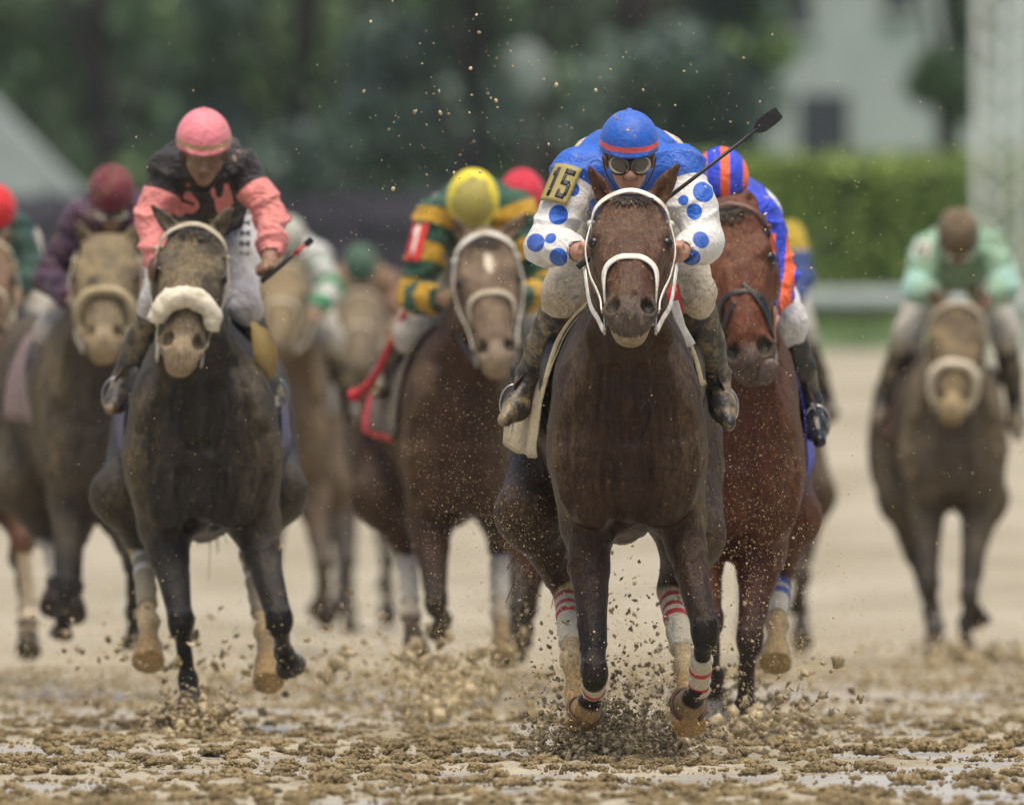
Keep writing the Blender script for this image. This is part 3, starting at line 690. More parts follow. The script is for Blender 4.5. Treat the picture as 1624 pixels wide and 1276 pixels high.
GLYPH = {'1': [((.35, .0), (.62, 1.0)), ((.18, .72), (.35, .88))],
         '5': [((.12, .84), (.9, 1.0)), ((.12, .5), (.34, .84)), ((.12, .46), (.78, .62)), ((.66, .14), (.9, .54)), ((.1, .0), (.78, .16)), ((.1, .12), (.3, .28))],
         '6': [((.12, .0), (.32, 1.0)), ((.12, .84), (.85, 1.0)), ((.12, .0), (.85, .16)), ((.12, .45), (.85, .6)), ((.66, .0), (.88, .6))],
         '7': [((.1, .84), (.9, 1.0)), ((.58, .42), (.82, .84)), ((.42, 0), (.66, .42))]}
def armpatch(h, root, a, b, r, t0, t1, phi0, span, mat, text, tmat, tilt=0):
    """number badge curved round the upper arm"""
    a, b = np.array(a), np.array(b); d = nz(b-a); L = np.linalg.norm(b-a); e1 = nz(np.array((0, -1, 0)) - d*(-d[1])); e2 = np.cross(d, e1); e2 = e2 if e2[0] > 0 else -e2
    def pos(u, v, off): th = R(phi0+(u-.5)*span); return a + d*L*(t1+(t0-t1)*v) + (e1*math.cos(th)+e2*math.sin(th))*(r+off)
    def sheet(u0, v0, u1, v1, off, n=10):
        V = [pos(u0+(u1-u0)*i/n, v0+(v1-v0)*j/n, o) for o in (off, off-.004) for i in range(n+1) for j in range(n+1)]; K = (n+1)**2
        F = [(i*(n+1)+j, (i+1)*(n+1)+j, (i+1)*(n+1)+j+1, i*(n+1)+j+1) for i in range(n) for j in range(n)]; F += [tuple(x+K for x in f[::-1]) for f in F]
        rim = [i*(n+1) for i in range(n+1)]+[n*(n+1)+j for j in range(1, n+1)]+[i*(n+1)+n for i in range(n-1, -1, -1)]+[j for j in range(n-1, 0, -1)]
        F += [(rim[i], rim[i-1], rim[i-1]+K, rim[i]+K) for i in range(len(rim))]; return V, F
    m = MB(); m.add(*sheet(0, 0, 1, 1, .004)); bd = m.build('arm_badge', mat, root)
    g = MB(); n = len(text)
    for i, ch in enumerate(text):
        for (x0, y0), (x1, y1) in GLYPH[ch]:
            w = .8/n; ox = .1+w*i; g.add(*sheet(ox+x0*w, .12+.76*y0, ox+x1*w, .12+.76*y1, .0065, 4))
    g.build('number', tmat, bd)

def whip(h, a, b, label, flap=.09, grip=None, width=.02, shaft=None):
    root = empty('riding_whip', (h.X, h.z, 0), label, 'whip', 'riding whips'); a, b = np.array(a), np.array(b); d = nz(b-a); L = np.linalg.norm(b-a)
    m = MB(); m.tube([a, a+d*.03, a+d*.14, a+d*.16], [.010, .011, .009, .006], 10); m.build('handle', grip or M['black'], root)
    m = MB(); m.tube([a+d*.15, b-d*flap*.9], [.0078, .0062], 8); sh = m.build('shaft', shaft or M['black'], root)
    m = MB(); t = np.linspace(0, 1, 9); X = b-d*flap*(1-t)[:, None]; n = nz(np.cross(d, (0, 1, 0))); wd = width*np.array([.4, .75, .95, 1, 1, 1, .98, .95, .8]); V = []; 
    for x, w_ in zip(X, wd):
        for s1, s2 in ((-1, -1), (1, -1), (1, 1), (-1, 1)): V.append(x+n*w_*s1+np.array((0, s2*.004, 0)))
    F = [(i*4+j, i*4+(j+1) % 4, (i+1)*4+(j+1) % 4, (i+1)*4+j) for i in range(8) for j in range(4)]+[(3, 2, 1, 0), (32, 33, 34, 35)]
    m.add(V, F); m.build('flap', M['black'], root, smooth=False); m = MB(); c0 = b-d*(flap+.045)
    for k in range(7):
        v = nz(RNG.normal(0, 1, 3)); m.tube([c0-v*.018+d*k*.006, c0+v*.018+d*k*.006], .0015, 4)
    m.build('tassel', M['black'], root); return root

def stirrup(h, root_saddle, foot, top):
    m = MB(); f = np.array(foot); pts = [f+np.array((math.sin(a)*.046, .05, .062+.066*math.cos(a)))*np.array((1, 1, 1)) for a in np.linspace(-2.35, 2.35, 18)]
    pts.append(pts[0]); m.tube(pts, .0042, 8); o = m.build('stirrup', M['steel'], h.root)
    s = MB(); s.tube(cr([np.array(top), (np.array(top)+f)/2+np.array((0, .03, .03)), f+np.array((0, 0, .12))], 4), .006, 6, (.02, .005), [(1, 0, .2)]*9); s.build('stirrup_leather', M['brown_strap'], h.root)

def saddle(h):
    cx = lambda y: np.interp(y, h.T[:, 0], h.T[:, 1]); zt = lambda y: 1+np.interp(y, h.T[:, 0], h.T[:, 2])+np.interp(y, h.T[:, 0], h.T[:, 4])
    g = .014; F = Field((cx(.7)-.34, .3, zt(.7)-.5), (cx(.7)+.34, 1.15, zt(.7)+.2), g)
    F.loft((cx(.7), .45, zt(.7)-.06), (0, 1, 0), (1, 0, 0), (0, 0, 1), [(0, 0, .02, .05, .07, .03), (.1, 0, 0, .10, .07, .05), (.3, 0, 0, .14, .06, .06), (.5, 0, .02, .13, .08, .05), (.56, 0, .03, .04, .03, .02)], .03)
    w = np.interp(.7, h.T[:, 0], h.T[:, 3])
    for q in (-1, 1): F.ell((cx(.6)+q*(w-.03), .6, zt(.6)-.25), (.05, .13, .17), .03)
    V, Q = F.surface(); link_mesh('saddle', V, Q, M['boot'], h.root)

# ------------------------------------------------------------------ the place
def WP(px, py, z):
    k = z/FPX; return np.array(((px-812)*k, z, CAMH+(HOR-py)*k))
def elev(y):
    y = np.asarray(y, float); t = np.clip((y-98)/62, 0, 1); return 1.93*t*t*(3-2*t)*.5 + 1.93*t*.5 + np.clip((y-160)/40, 0, 1)*.55
m, nt, b = newmat('track_mud', .6, .45)
geo = N(nt, 'ShaderNodeNewGeometry'); mp = N(nt, 'ShaderNodeMapping'); mp.inputs['Scale'].default_value = (1, .35, 1); nt.links.new(geo.outputs['Position'], mp.inputs[0])
n1 = noise(nt, .9, 6, .65, mp.outputs[0]); n2 = noise(nt, 14, 6, .7, geo.outputs['Position'])
c = mix(nt, ramp(nt, n1, .35, .68), (.255, .222, .145), (.44, .39, .285)); c = mix(nt, 1.0, c, mix(nt, ramp(nt, n2, .3, .7), (.72, .70, .66), (1.15, 1.15, 1.15)), 'MULTIPLY')
nt.links.new(c, b.inputs['Base Color']); nt.links.new(ramp(nt, n1, .3, .7, .75, .42), b.inputs['Roughness']); bump(nt, b, n2, .6, .03); M['ground'] = m
m, nt, b = newmat('puddle', .28, .55); c = mix(nt, ramp(nt, noise(nt, 1.2, 5), .35, .65), (.32, .29, .235), (.47, .435, .37)); nt.links.new(c, b.inputs['Base Color']); bump(nt, b, noise(nt, 26, 3), .25, .01); M['water'] = m
m, nt, b = newmat('clod', .7, .4); c = mix(nt, ramp(nt, noise(nt, 3, 3), .3, .7), (.12, .085, .036), (.31, .235, .115)); nt.links.new(c, b.inputs['Base Color']); bump(nt, b, noise(nt, 90, 4), .7, .01); M['clod'] = m
m, nt, b = newmat('splash_mud', .5, .5); c = mix(nt, ramp(nt, noise(nt, 8, 3), .35, .65), (.15, .11, .055), (.42, .335, .19)); nt.links.new(c, b.inputs['Base Color']); M['splash'] = m
m, nt, b = newmat('spray_drop', .35, .6); c = mix(nt, ramp(nt, noise(nt, 5, 2), .4, .6), (.36, .25, .10), (.66, .54, .31)); nt.links.new(c, b.inputs['Base Color']); M['drop'] = m

xs = np.concatenate([-np.geomspace(4.4, 600, 26)[::-1], np.arange(-4.2, 4.21, .035), np.geomspace(4.4, 600, 26)])
ys = np.concatenate([[-20, 20, 38, 44], np.arange(47, 66, .035), np.arange(66, 84, .12), np.arange(84, 200, 2.0), np.geomspace(202, 3500, 22)])
X, Y = np.meshgrid(xs, ys, indexing='ij'); Pp = np.stack([X.ravel(), Y.ravel(), np.zeros(X.size)], 1)
reg = fbm(Pp*np.array((1.7, .8, 1)), 1.3, 4, 40)
lump = np.clip(reg+.17, 0, .45)/.45; hgt = -.014 + lump*(.016 + .030*np.abs(fbm(Pp, 7, 3, 41)) + .012*fbm(Pp, 20, 2, 42))
fade = np.clip((84-Pp[:, 1])/12, 0, 1)*(np.abs(Pp[:, 0]) < 4.3); hgt = hgt*fade - .0*(1-fade)
Pp[:, 2] = hgt + elev(Pp[:, 1]); nx_, ny_ = X.shape
ii, jj = np.meshgrid(np.arange(nx_-1), np.arange(ny_-1), indexing='ij'); ii, jj = ii.ravel(), jj.ravel()
tag(link_mesh('track', Pp, np.stack([ii*ny_+jj, (ii+1)*ny_+jj, (ii+1)*ny_+jj+1, ii*ny_+jj+1], 1), M['ground']), kind='structure')
V = [(x, y, -.002) for y in (46, 78) for x in (-4.2, 4.2)]
tag(link_mesh('puddle_water', V, [(0, 1, 3, 2)], M['water'], smooth=False), kind='structure')

def ico(sub=1):
    t = (1+5**.5)/2; V = [(-1,t,0),(1,t,0),(-1,-t,0),(1,-t,0),(0,-1,t),(0,1,t),(0,-1,-t),(0,1,-t),(t,0,-1),(t,0,1),(-t,0,-1),(-t,0,1)]
    F = [(0,11,5),(0,5,1),(0,1,7),(0,7,10),(0,10,11),(1,5,9),(5,11,4),(11,10,2),(10,7,6),(7,1,8),(3,9,4),(3,4,2),(3,2,6),(3,6,8),(3,8,9),(4,9,5),(2,4,11),(6,2,10),(8,6,7),(9,8,1)]
    V = [nz(v) for v in V]
    for _ in range(sub):
        c = {}; G = []
        def md(a, b):
            k = (min(a, b), max(a, b))
            if k not in c: c[k] = len(V); V.append(nz(V[a]+V[b]))
            return c[k]
        for a, b_, d in F: x, y, z = md(a, b_), md(b_, d), md(d, a); G += [(a, x, z), (b_, y, x), (d, z, y), (x, y, z)]
        F = G
    return np.array(V), np.array(F)
def scatter(pos, sc, sub=1, rough=.45, flat=None, nvar=12, hi=1.3):
    """many lumps, each with its own turn and size, out of a dozen uneven shapes"""
    B, Fb = ico(sub); n = len(pos); q = RNG.normal(0, 1, (n, 4)); q /= np.linalg.norm(q, axis=1)[:, None]; w, x, y, z = q.T
    Rm = np.stack([1-2*(y*y+z*z), 2*(x*y-z*w), 2*(x*z+y*w), 2*(x*y+z*w), 1-2*(x*x+z*z), 2*(y*z-x*w), 2*(x*z-y*w), 2*(y*z+x*w), 1-2*(x*x+y*y)], 1).reshape(n, 3, 3)
    vs = np.stack([B*(1+rough*fbm(B+9.3*k, 1.9, 3, k)[:, None])*RNG.uniform(.35, hi, 3) for k in range(nvar)])
    V = np.einsum('nij,nkj->nki', Rm, vs[RNG.integers(0, nvar, n)])*np.asarray(sc)[:, None, None]
    if flat is not None: V[:, :, 2] *= flat
    V = V + np.asarray(pos)[:, None, :]; F = (Fb[None]+(np.arange(n)*len(B))[:, None, None])
    return V.reshape(-1, 3), F.reshape(-1, 3)
# clods lying on the track
n = 80000; y = 48 + 32*RNG.random(n)**1.35; x = RNG.uniform(-4.1, 4.1, n); p_ = np.stack([x, y, 0*x], 1)
rg = fbm(p_*np.array((1.7, .8, 1)), 1.3, 4, 40) + .25*fbm(p_, 3.5, 2, 60); keep = rg + RNG.normal(0, .05, n) > -.02; keep |= RNG.random(n) < .10; p_ = p_[keep]; sc = np.clip(RNG.lognormal(-5.3, .6, len(p_)), .0025, .026)
p_[:, 2] = .008+sc*.25; big = np.where((sc > .0115) & (p_[:, 1] < 66))[0]; keep = np.ones(len(p_), bool); keep[sc > .0115] = False; far = (sc > .0115) & (p_[:, 1] >= 66); keep |= far
cq = []; cs_ = []      # a large clod is a heap of crumbs
for i in big:
    r = sc[i]*1.5; k = int(16+r*1100); d = RNG.normal(0, 1, (k, 3)); d /= np.linalg.norm(d, axis=1)[:, None]; d *= (r*RNG.random(k)**.33)[:, None]; d[:, 2] = np.abs(d[:, 2])*.62; cq.append(p_[i]+d*np.array((1.25, 1, 1))); cs_.append(RNG.uniform(.26, .55, k)*r*.75)
p_ = np.concatenate([p_[keep]]+cq); sc = np.concatenate([sc[keep]]+cs_); V, F = scatter(p_, sc, 1, 1.0, .85)
tag(link_mesh('mud_clods', V, F, M['clod'], smooth=False), 'crumbly brown mud clods churned up over the wet racetrack', 'mud', kind='stuff')
p2 = []; s2 = []
def cloud(nn, cx, cy_, sx, sy, z0, z1, smin, smax, lst=None):
    for _ in range(nn):
        z = RNG.uniform(z0, z1); q = WP(cx+RNG.normal()*sx, cy_+RNG.normal()*sy, z)
        if q[2] < .01: q[2] = RNG.uniform(.01, .1)
        p2.append(q); s2.append(math.exp(RNG.uniform(math.log(smin), math.log(smax))))
# mud thrown up by the leading horse's hooves
for i in range(7500):
    a = RNG.normal(0, 1); hh = RNG.exponential(.075); q = np.array((WP(968, 0, 56)[0] + a*(.075+.35*hh), 57.25+RNG.normal()*.15, .0+hh*np.exp(-a*a*.1)))
    p2.append(q); s2.append(math.exp(RNG.uniform(math.log(.0008), math.log(.0058)))*(1.25 if hh < .1 else .8))
cloud(900, 1000, 1170, 75, 30, 57.2, 57.9, .0012, .008); cloud(700, 1150, 1130, 75, 45, 61.3, 62.6, .0015, .009); cloud(120, 1250, 1150, 70, 50, 57, 60, .003, .012)
cloud(200, 905, 1060, 40, 70, 56.8, 58, .0015, .006); cloud(260, 1040, 1030, 60, 80, 56.8, 59, .0015, .006)
for i in range(2600):
    a = RNG.normal(0, 1); hh = RNG.exponential(.028); p2.append(np.array((WP(306, 0, 61.6)[0]+a*.065, 61.5+RNG.normal()*.08, .01+hh))); s2.append(math.exp(RNG.uniform(math.log(.003), math.log(.013))))
cloud(60, 360, 1060, 120, 50, 61, 65, .004, .012); cloud(60, 160, 1060, 90, 60, 62, 68, .004, .011)
cloud(170, 700, 1085, 70, 32, 64, 68, .006, .02); cloud(110, 560, 1040, 150, 60, 63, 69, .004, .012); cloud(90, 1180, 1160, 50, 20, 59.5, 61, .005, .02); cloud(60, 1500, 1060, 70, 12, 80, 83, .01, .03)
V, F = scatter(np.array(p2), np.array(s2), 1, 1.1, hi=2.1, nvar=20)
tag(link_mesh('mud_splash', V, F, M['splash'], smooth=False), 'brown mud thrown up in lumps below the galloping hooves', 'mud', kind='stuff')
p2 = []; s2 = []
cloud(2200, 720, 760, 85, 120, 56, 60, .0006, .0020); cloud(900, 800, 850, 50, 60, 56, 58, .0008, .0026); cloud(2400, 1195, 820, 55, 130, 55.5, 58.5, .0006, .0020)
cloud(600, 1200, 1000, 70, 110, 56, 60, .0015, .004); cloud(500, 1000, 1080, 110, 80, 55.5, 57.5, .0012, .004)
cloud(350, 700, 300, 180, 140, 54, 60, .0010, .0030); cloud(420, 1150, 330, 170, 160, 54, 60, .0010, .0030); cloud(300, 300, 700, 150, 250, 56, 64, .001, .0026)
cloud(260, 1450, 650, 130, 300, 54, 64, .0012, .0032); cloud(200, 850, 150, 250, 120, 53, 62, .0012, .004)
cloud(26, 760, 180, 110, 80, 54, 57, .004, .0085); cloud(18, 1120, 200, 80, 110, 54, 57, .004, .008)
cloud(16000, 800, 1070, 330, 60, 60, 76, .0015, .004); cloud(4000, 1400, 1060, 200, 35, 68, 86, .003, .006); cloud(5000, 200, 1065, 170, 50, 64, 78, .002, .0055); cloud(2500, 985, 1120, 130, 45, 57, 59, .0008, .0028); cloud(1200, 690, 1090, 60, 36, 62, 68, .002, .008)
V, F = scatter(np.array(p2), np.array(s2), 0, .3)
tag(link_mesh('mud_spray', V, F, M['drop'], smooth=True), 'fine tan droplets of mud and water hanging in the air', 'spray', kind='stuff')

# ---- background
def leafmat(name, a, b_, rough=.6):
    m, nt, b = newmat(name, rough, .3); ob = N(nt, 'ShaderNodeNewGeometry')
    c = mix(nt, ramp(nt, noise(nt, .55, 4, .6, ob.outputs['Position']), .35, .65), a, b_); c = mix(nt, ob.outputs['Random Per Island'], c, mix(nt, 1.0, c, (1.5, 1.45, 1.2), 'MULTIPLY'))
    nt.links.new(c, b.inputs['Base Color']); b.inputs['Transmission Weight'].default_value = 0; return m
M['leaf_dark'] = leafmat('dark_leaves', (.06, .10, .075), (.13, .20, .115)); M['leaf_blue'] = leafmat('haze_blue_leaves', (.055, .085, .095), (.11, .165, .14)); M['leaf_mid'] = leafmat('green_leaves', (.085, .135, .075), (.16, .23, .115))  # distance haze mixed into these leaf colours, most of all into the blue
M['leaf_light'] = leafmat('fresh_leaves', (.11, .18, .075), (.18, .27, .11)); M['hedge'] = leafmat('hedge_leaves', (.12, .18, .05), (.24, .32, .08)); M['bark'] = plain('bark', (.035, .03, .03), .8, 0, .3, .5, 6)
M['grass'] = plain('grass_blades', (.12, .19, .055), .8, 0, .3, .5, 3)
def leaves(cen, size):
    n = len(cen); a = RNG.normal(0, 1, (n, 3)); a /= np.linalg.norm(a, axis=1)[:, None]; b_ = np.cross(a, RNG.normal(0, 1, (n, 3))); b_ /= np.linalg.norm(b_, axis=1)[:, None]; s = np.asarray(size)[:, None]
    V = np.stack([cen-a*s, cen-b_*s*.55, cen+a*s, cen+b_*s*.55], 1).reshape(-1, 3); return V, np.arange(n*4).reshape(n, 4)
def tree(px, z, base_r, hgt_, crown, mat, label, low=.8, n=5200, rad=2.2, lr=(.07, .16)):
    x = WP(px, 0, z)[0]; g = float(elev(z)); root = empty('tree', (x, z, g), label, 'tree', 'trees behind the racetrack'); m = MB()
    m.tube(cr([(0, 0, -.3), (.1, 0, hgt_*.3), (-.05, .1, hgt_*.65), (.05, 0, hgt_*.95)], 4), np.linspace(base_r*.55, base_r*.15, 13), 10)
    cl = []
    for k in range(15):
        a = RNG.uniform(0, 6.28); zz = low*.5+(hgt_-low*.5)*RNG.random()**1.4; rr = rad*(.35+.75*math.sin(math.pi*min(1, max(0, (zz-low)/(hgt_-low)*.85+.12))))
        e = np.array((math.cos(a)*rr*.75, math.sin(a)*rr*.75, zz)); m.tube(cr([(0, 0, max(.4, zz*.55)), e*np.array((.5, .5, .9)), e], 4), np.linspace(base_r*.4, base_r*.08, 9), 6); cl.append((e, RNG.uniform(.5, 1.0)*rad*.5))
    m.build('trunk', M['bark'], root); per = n//len(cl); C_ = []
    for e, r in cl:
        d = RNG.normal(0, 1, (per, 3)); d /= np.linalg.norm(d, axis=1)[:, None]; C_.append(e + d*(r*RNG.random(per)**.4)[:, None]*np.array((1, 1, .8)))
    C_ = np.concatenate(C_); V, F = leaves(C_, RNG.uniform(*lr, len(C_))); link_mesh('crown', V, F, mat, root)
def grassfield():
    V = [(x, y, float(elev(y))+.006) for y in (160, 170, 180, 190, 200, 330) for x in (-300, 300)]
    tag(link_mesh('infield_grass', V, [(2*i, 2*i+1, 2*i+3, 2*i+2) for i in range(5)], M['grass'], smooth=False), kind='structure')
    n = 30000; c = np.stack([RNG.uniform(-14, 16, n), 160.1+14*RNG.random(n), np.zeros(n)], 1); c[:, 2] = elev(c[:, 1])+.04; V, F = leaves(c, RNG.uniform(.03, .08, n))
    tag(link_mesh('grass_tufts', V, F, M['leaf_mid']), 'green grass verge along the far edge of the track', 'grass', kind='stuff')
grassfield()
M['rail'] = plain('white_rail_paint', (.42, .46, .44), .5, .0, .08, .1, 5); M['wall'] = plain('pale_render', (.40, .45, .44), .8, 0, .1, .2, 2); M['glass'] = plain('dark_window', (.06, .065, .08), .2, 0, .1, 0, 3)
M['tower'] = plain('tower_paint', (.60, .66, .62), .5, 0, .08, .1, 5); M['roof'] = plain('grey_roof', (.36, .39, .41), .7, 0, .12, .3, 3); M['board'] = plain('dark_boards', (.062, .052, .074), .7, 0, .45, .4, 1.3)
def rail():
    z = 172; root = empty('running_rail', (WP(1150, 0, z)[0], z, float(elev(z))), 'white running rail on posts in front of the clipped hedge', 'rail'); m = MB(); h_ = CAMH+(HOR-478)*z/FPX-float(elev(z))
    m.tube([(-.3, 0, h_), (26, 0, h_)], .125, 14); m.build('rail_tube', M['rail'], root)
    for i in range(12):
        m = MB(); m.tube([(.2+i*2.3, .15, -.1), (.2+i*2.3, .15, h_-.05)], .045, 10); m.tube([(.2+i*2.3, .15, h_-.15), (.2+i*2.3, 0, h_)], .04, 10); m.build('post', M['rail'], root)
rail()
def hedge(x0, x1, z, ztop, depth, mat, label, n):
    g = float(elev(z)); h_ = ztop-g; root = empty('hedge', ((x0+x1)/2, z+depth/2, g), label, 'hedge'); L = x1-x0; m = MB()
    V = np.stack([RNG.uniform(-L/2, L/2, n), RNG.uniform(-depth/2, depth/2, n), RNG.uniform(0, h_, n)], 1); s = RNG.random(n); V[s < .45, 1] = -depth/2; V[s > .72, 2] = h_
    V += RNG.normal(0, .05, V.shape) + fbm(V, .8, 2, 3)[:, None]*np.array((0, .15, .22)); A, F = leaves(V, RNG.uniform(.05, .11, n)); link_mesh('foliage', A, F, mat, root)
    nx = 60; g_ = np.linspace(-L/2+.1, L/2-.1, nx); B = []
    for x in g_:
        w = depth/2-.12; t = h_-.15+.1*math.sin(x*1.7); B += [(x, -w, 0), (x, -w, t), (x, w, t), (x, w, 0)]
    link_mesh('dark_core', B, [(4*i+j, 4*i+4+j, 4*i+4+(j+1) % 4, 4*i+(j+1) % 4) for i in range(nx-1) for j in range(4)]+[(0, 1, 2, 3), (4*nx-1, 4*nx-2, 4*nx-3, 4*nx-4)], M['leaf_dark'], root, False)  # solid dark core added inside the leaves, no modelled twigs
hedge(WP(1085, 0, 190)[0], 18, 190, CAMH+(HOR-258)*190/FPX, 1.4, M['hedge'], 'long clipped green hedge behind the white running rail', 26000)
def barrier():
    z = 168; g = float(elev(z)); top = CAMH+(HOR-308)*z/FPX-g; x0, x1 = -16., WP(1092, 0, z)[0]; root = empty('board_fence', ((x0+x1)/2, z, g), 'dark purplish board fence running behind the left horses', 'fence'); L = x1-x0
    m = MB(); nb = int(L/.2)
    for i in range(nb): m.box((-L/2+(i+.5)*.2, RNG.normal()*.01, top/2+RNG.normal()*.02), (.185, .03, top))
    m.build('boards', M['board'], root, smooth=False)
    for i in range(int(L/2.4)+1):
        m = MB(); m.box((-L/2+i*2.4, -.07, top/2+.03), (.1, .1, top+.06)); m.build('post', M['board'], root, smooth=False)
    m = MB(); m.box((0, -.05, top-.25), (L, .05, .1)); m.box((0, -.05, .4), (L, .05, .1)); m.build('crossbar', M['board'], root, smooth=False)
barrier()
def house():
    z = 232; g = float(elev(z)); s = FPX/z; X = lambda px: (px-812)/s; Zz = lambda py: CAMH+(HOR-py)/s-g
    root = empty('house', (X(1340), z, g), 'pale grey rendered house with dark windows beyond the hedge', 'house'); o = X(1340); m = MB()
    x0, x1, zt = X(1040)-o, X(1640)-o, Zz(-260); m.box(((x0+x1)/2, 2.5, zt/2), (x1-x0, 5, zt)); m.build('wall', M['wall'], root, smooth=False)
    rf = MB(); rf.add([(x0-.3, -.4, zt), (x1+.3, -.4, zt), (x1+.3, 2.5, zt+2), (x0-.3, 2.5, zt+2), (x1+.3, 5.4, zt), (x0-.3, 5.4, zt)], [(0, 1, 2, 3), (3, 2, 4, 5), (0, 3, 5), (1, 4, 2), (0, 5, 4, 1)]); rf.build('roof', M['roof'], root, smooth=False)
    for a, b_, c, d in ((1266, 150, 1346, 246), (1150, -60, 1208, 52), (1246, -60, 1288, 48), (1400, -80, 1450, 20)):
        m = MB(); cx, cz = (X(a)+X(b_ if False else c))/2-o, (Zz(b_)+Zz(d))/2; w, hh = X(c)-X(a), Zz(b_)-Zz(d); m.box((cx, -.02, cz), (w, .06, hh)); wn_ = m.build('window', M['glass'], root, smooth=False)
        f = MB(); f.box((cx, -.05, cz-hh/2-.04), (w+.14, .1, .08)); f.box((cx-w/2-.03, -.045, cz), (.06, .09, hh)); f.box((cx+w/2+.03, -.045, cz), (.06, .09, hh)); f.build('frame', M['rail'], wn_, smooth=False)
house()
def shed():
    z = 215; g = float(elev(z)); s = FPX/z; X = lambda px: (px-812)/s; Zz = lambda py: CAMH+(HOR-py)/s-g
    root = empty('barn', (X(-200), z, g), 'grey roofed barn at the left edge behind the fence', 'barn'); o = X(-200); ez, pz = Zz(330), Zz(20); x1, xm = X(150)-o, X(-150)-o; x0 = xm-(x1-xm)
    m = MB(); m.box(((x0+x1)/2, 3, ez/2), (x1-x0-.3, 6, ez)); m.build('wall', M['wall'], root, smooth=False)
    r_ = MB(); r_.add([(x0-.2, -.3, ez), (x1, -.3, ez), (xm, -.3, pz), (x0-.2, 6.3, ez), (x1, 6.3, ez), (xm, 6.3, pz)], [(0, 1, 2), (5, 4, 3), (1, 4, 5, 2), (0, 2, 5, 3), (0, 3, 4, 1)]); r_.build('roof', M['roof'], root, smooth=False)
shed()
def tower():
    z = 150; g = float(elev(z)); s = FPX/z; root = empty('rail_tower', (WP(1585, 0, z)[0], z, g), 'tall white lattice tower rising at the right edge', 'tower'); H_ = 9
    for i, dx in enumerate((-.19, 0., .2)):
        m = MB(); m.box((dx, .0 if i != 1 else .3, H_/2-.1), (.065, .065, H_)); m.build('column', M['tower'], root, smooth=False)
    m = MB()
    for k in range(28):
        a, b_ = k*.32, (k+1)*.32; m.tube([(-.19, 0, a), (.2, 0, b_)], .012, 6); m.tube([(.2, 0, a), (-.19, 0, b_)], .012, 6); m.tube([(-.19, 0, b_), (0, .3, b_-.1)], .010, 6)
    m.build('bracing', M['tower'], root)
tower()
def lampboard():
    z = 205; s = FPX/z; g = float(elev(z)); root = empty('round_sign', (WP(840, 0, z)[0], z, g), 'pale oval board on a post before the dark trees', 'sign'); zz = CAMH+(HOR-112)/s-g
    m = MB(); m.lump((0, -.06, zz), (.24, .05, .34), (nz((1, 0, .35)), (0, 1, 0), nz((-.35, 0, 1))), (24, 12)); m.build('panel', plain('weathered_panel', (.22, .25, .24), .6), root)
    m = MB(); m.tube([(0, .05, -.1), (0, .05, zz)], .05, 10); m.build('post', M['bark'], root)
lampboard()
for a in ((-60, 226, .25, 9, 0, 'leaf_dark', 'dark tree whose crown overhangs the barn roof', 2.6), (160, 222, .22, 8, 0, 'leaf_dark', 'dark green tree just right of the barn', 1.2),
          (330, 240, .2, 7, 0, 'leaf_mid', 'mid green tree behind the pink capped jockey', 1.0), (470, 222, .25, 9, 0, 'leaf_blue', 'dark bluish tree right of the pink capped jockey', 1.5),
          (600, 235, .2, 8, 0, 'leaf_mid', 'mid green bushy tree above the yellow capped jockey', .9), (745, 214, .25, 9, 0, 'leaf_blue', 'dark bluish tree left of the pale oval board', 1.2),
          (860, 228, .25, 9, 0, 'leaf_blue', 'dark tree directly behind the pale oval board', .9), (1000, 212, .28, 10, 0, 'leaf_blue', 'tall dark tree above the blue capped jockey', 1.6),
          (1125, 218, .14, 4.3, 0, 'leaf_light', 'small fresh green tree left of the pale house', .7), (1500, 221, .2, 8, 0, 'leaf_dark', 'dark green tree before the right end of the house', 3.9)):
    r_ = {8: 0}; tree(a[0], a[1], a[2], a[3], None, M[a[5]], a[6], a[7], rad=1.1 if a[3] < 5 else (.85 if a[0] == 1500 else 1.75), n=8000 if a[3] < 5 else 9000)
def woods():
    n = 60000; c = np.stack([RNG.uniform(-45, 45, n), RNG.uniform(262, 275, n), 2.4+11*RNG.random(n)], 1); c[:, 2] += fbm(c*np.array((1, 1, 0)), .25, 2, 2)*2.0*(c[:, 2] > 8); V, F = leaves(c, RNG.uniform(.22, .42, n))
    tag(link_mesh('woods', V, F, M['leaf_dark']), 'dark far wood closing off the view behind everything', 'woods', kind='stuff')
woods()

# ---- the damp air of the day
m = bpy.data.materials.new('haze'); m.use_nodes = True; nt = m.node_tree; nt.nodes.clear(); o_ = N(nt, 'ShaderNodeOutputMaterial'); v_ = N(nt, 'ShaderNodeVolumePrincipled')
v_.inputs['Color'].default_value = (.93, .97, 1, 1); v_.inputs['Density'].default_value = .00014; v_.inputs['Anisotropy'].default_value = .2; nt.links.new(v_.outputs[0], o_.inputs['Volume']); M['haze'] = m
hz = MB(); hz.box((0, 145, 9), (260, 320, 22)); tag(hz.build('haze', m, None, False), 'thin damp haze hanging over the racetrack', 'haze', kind='stuff')

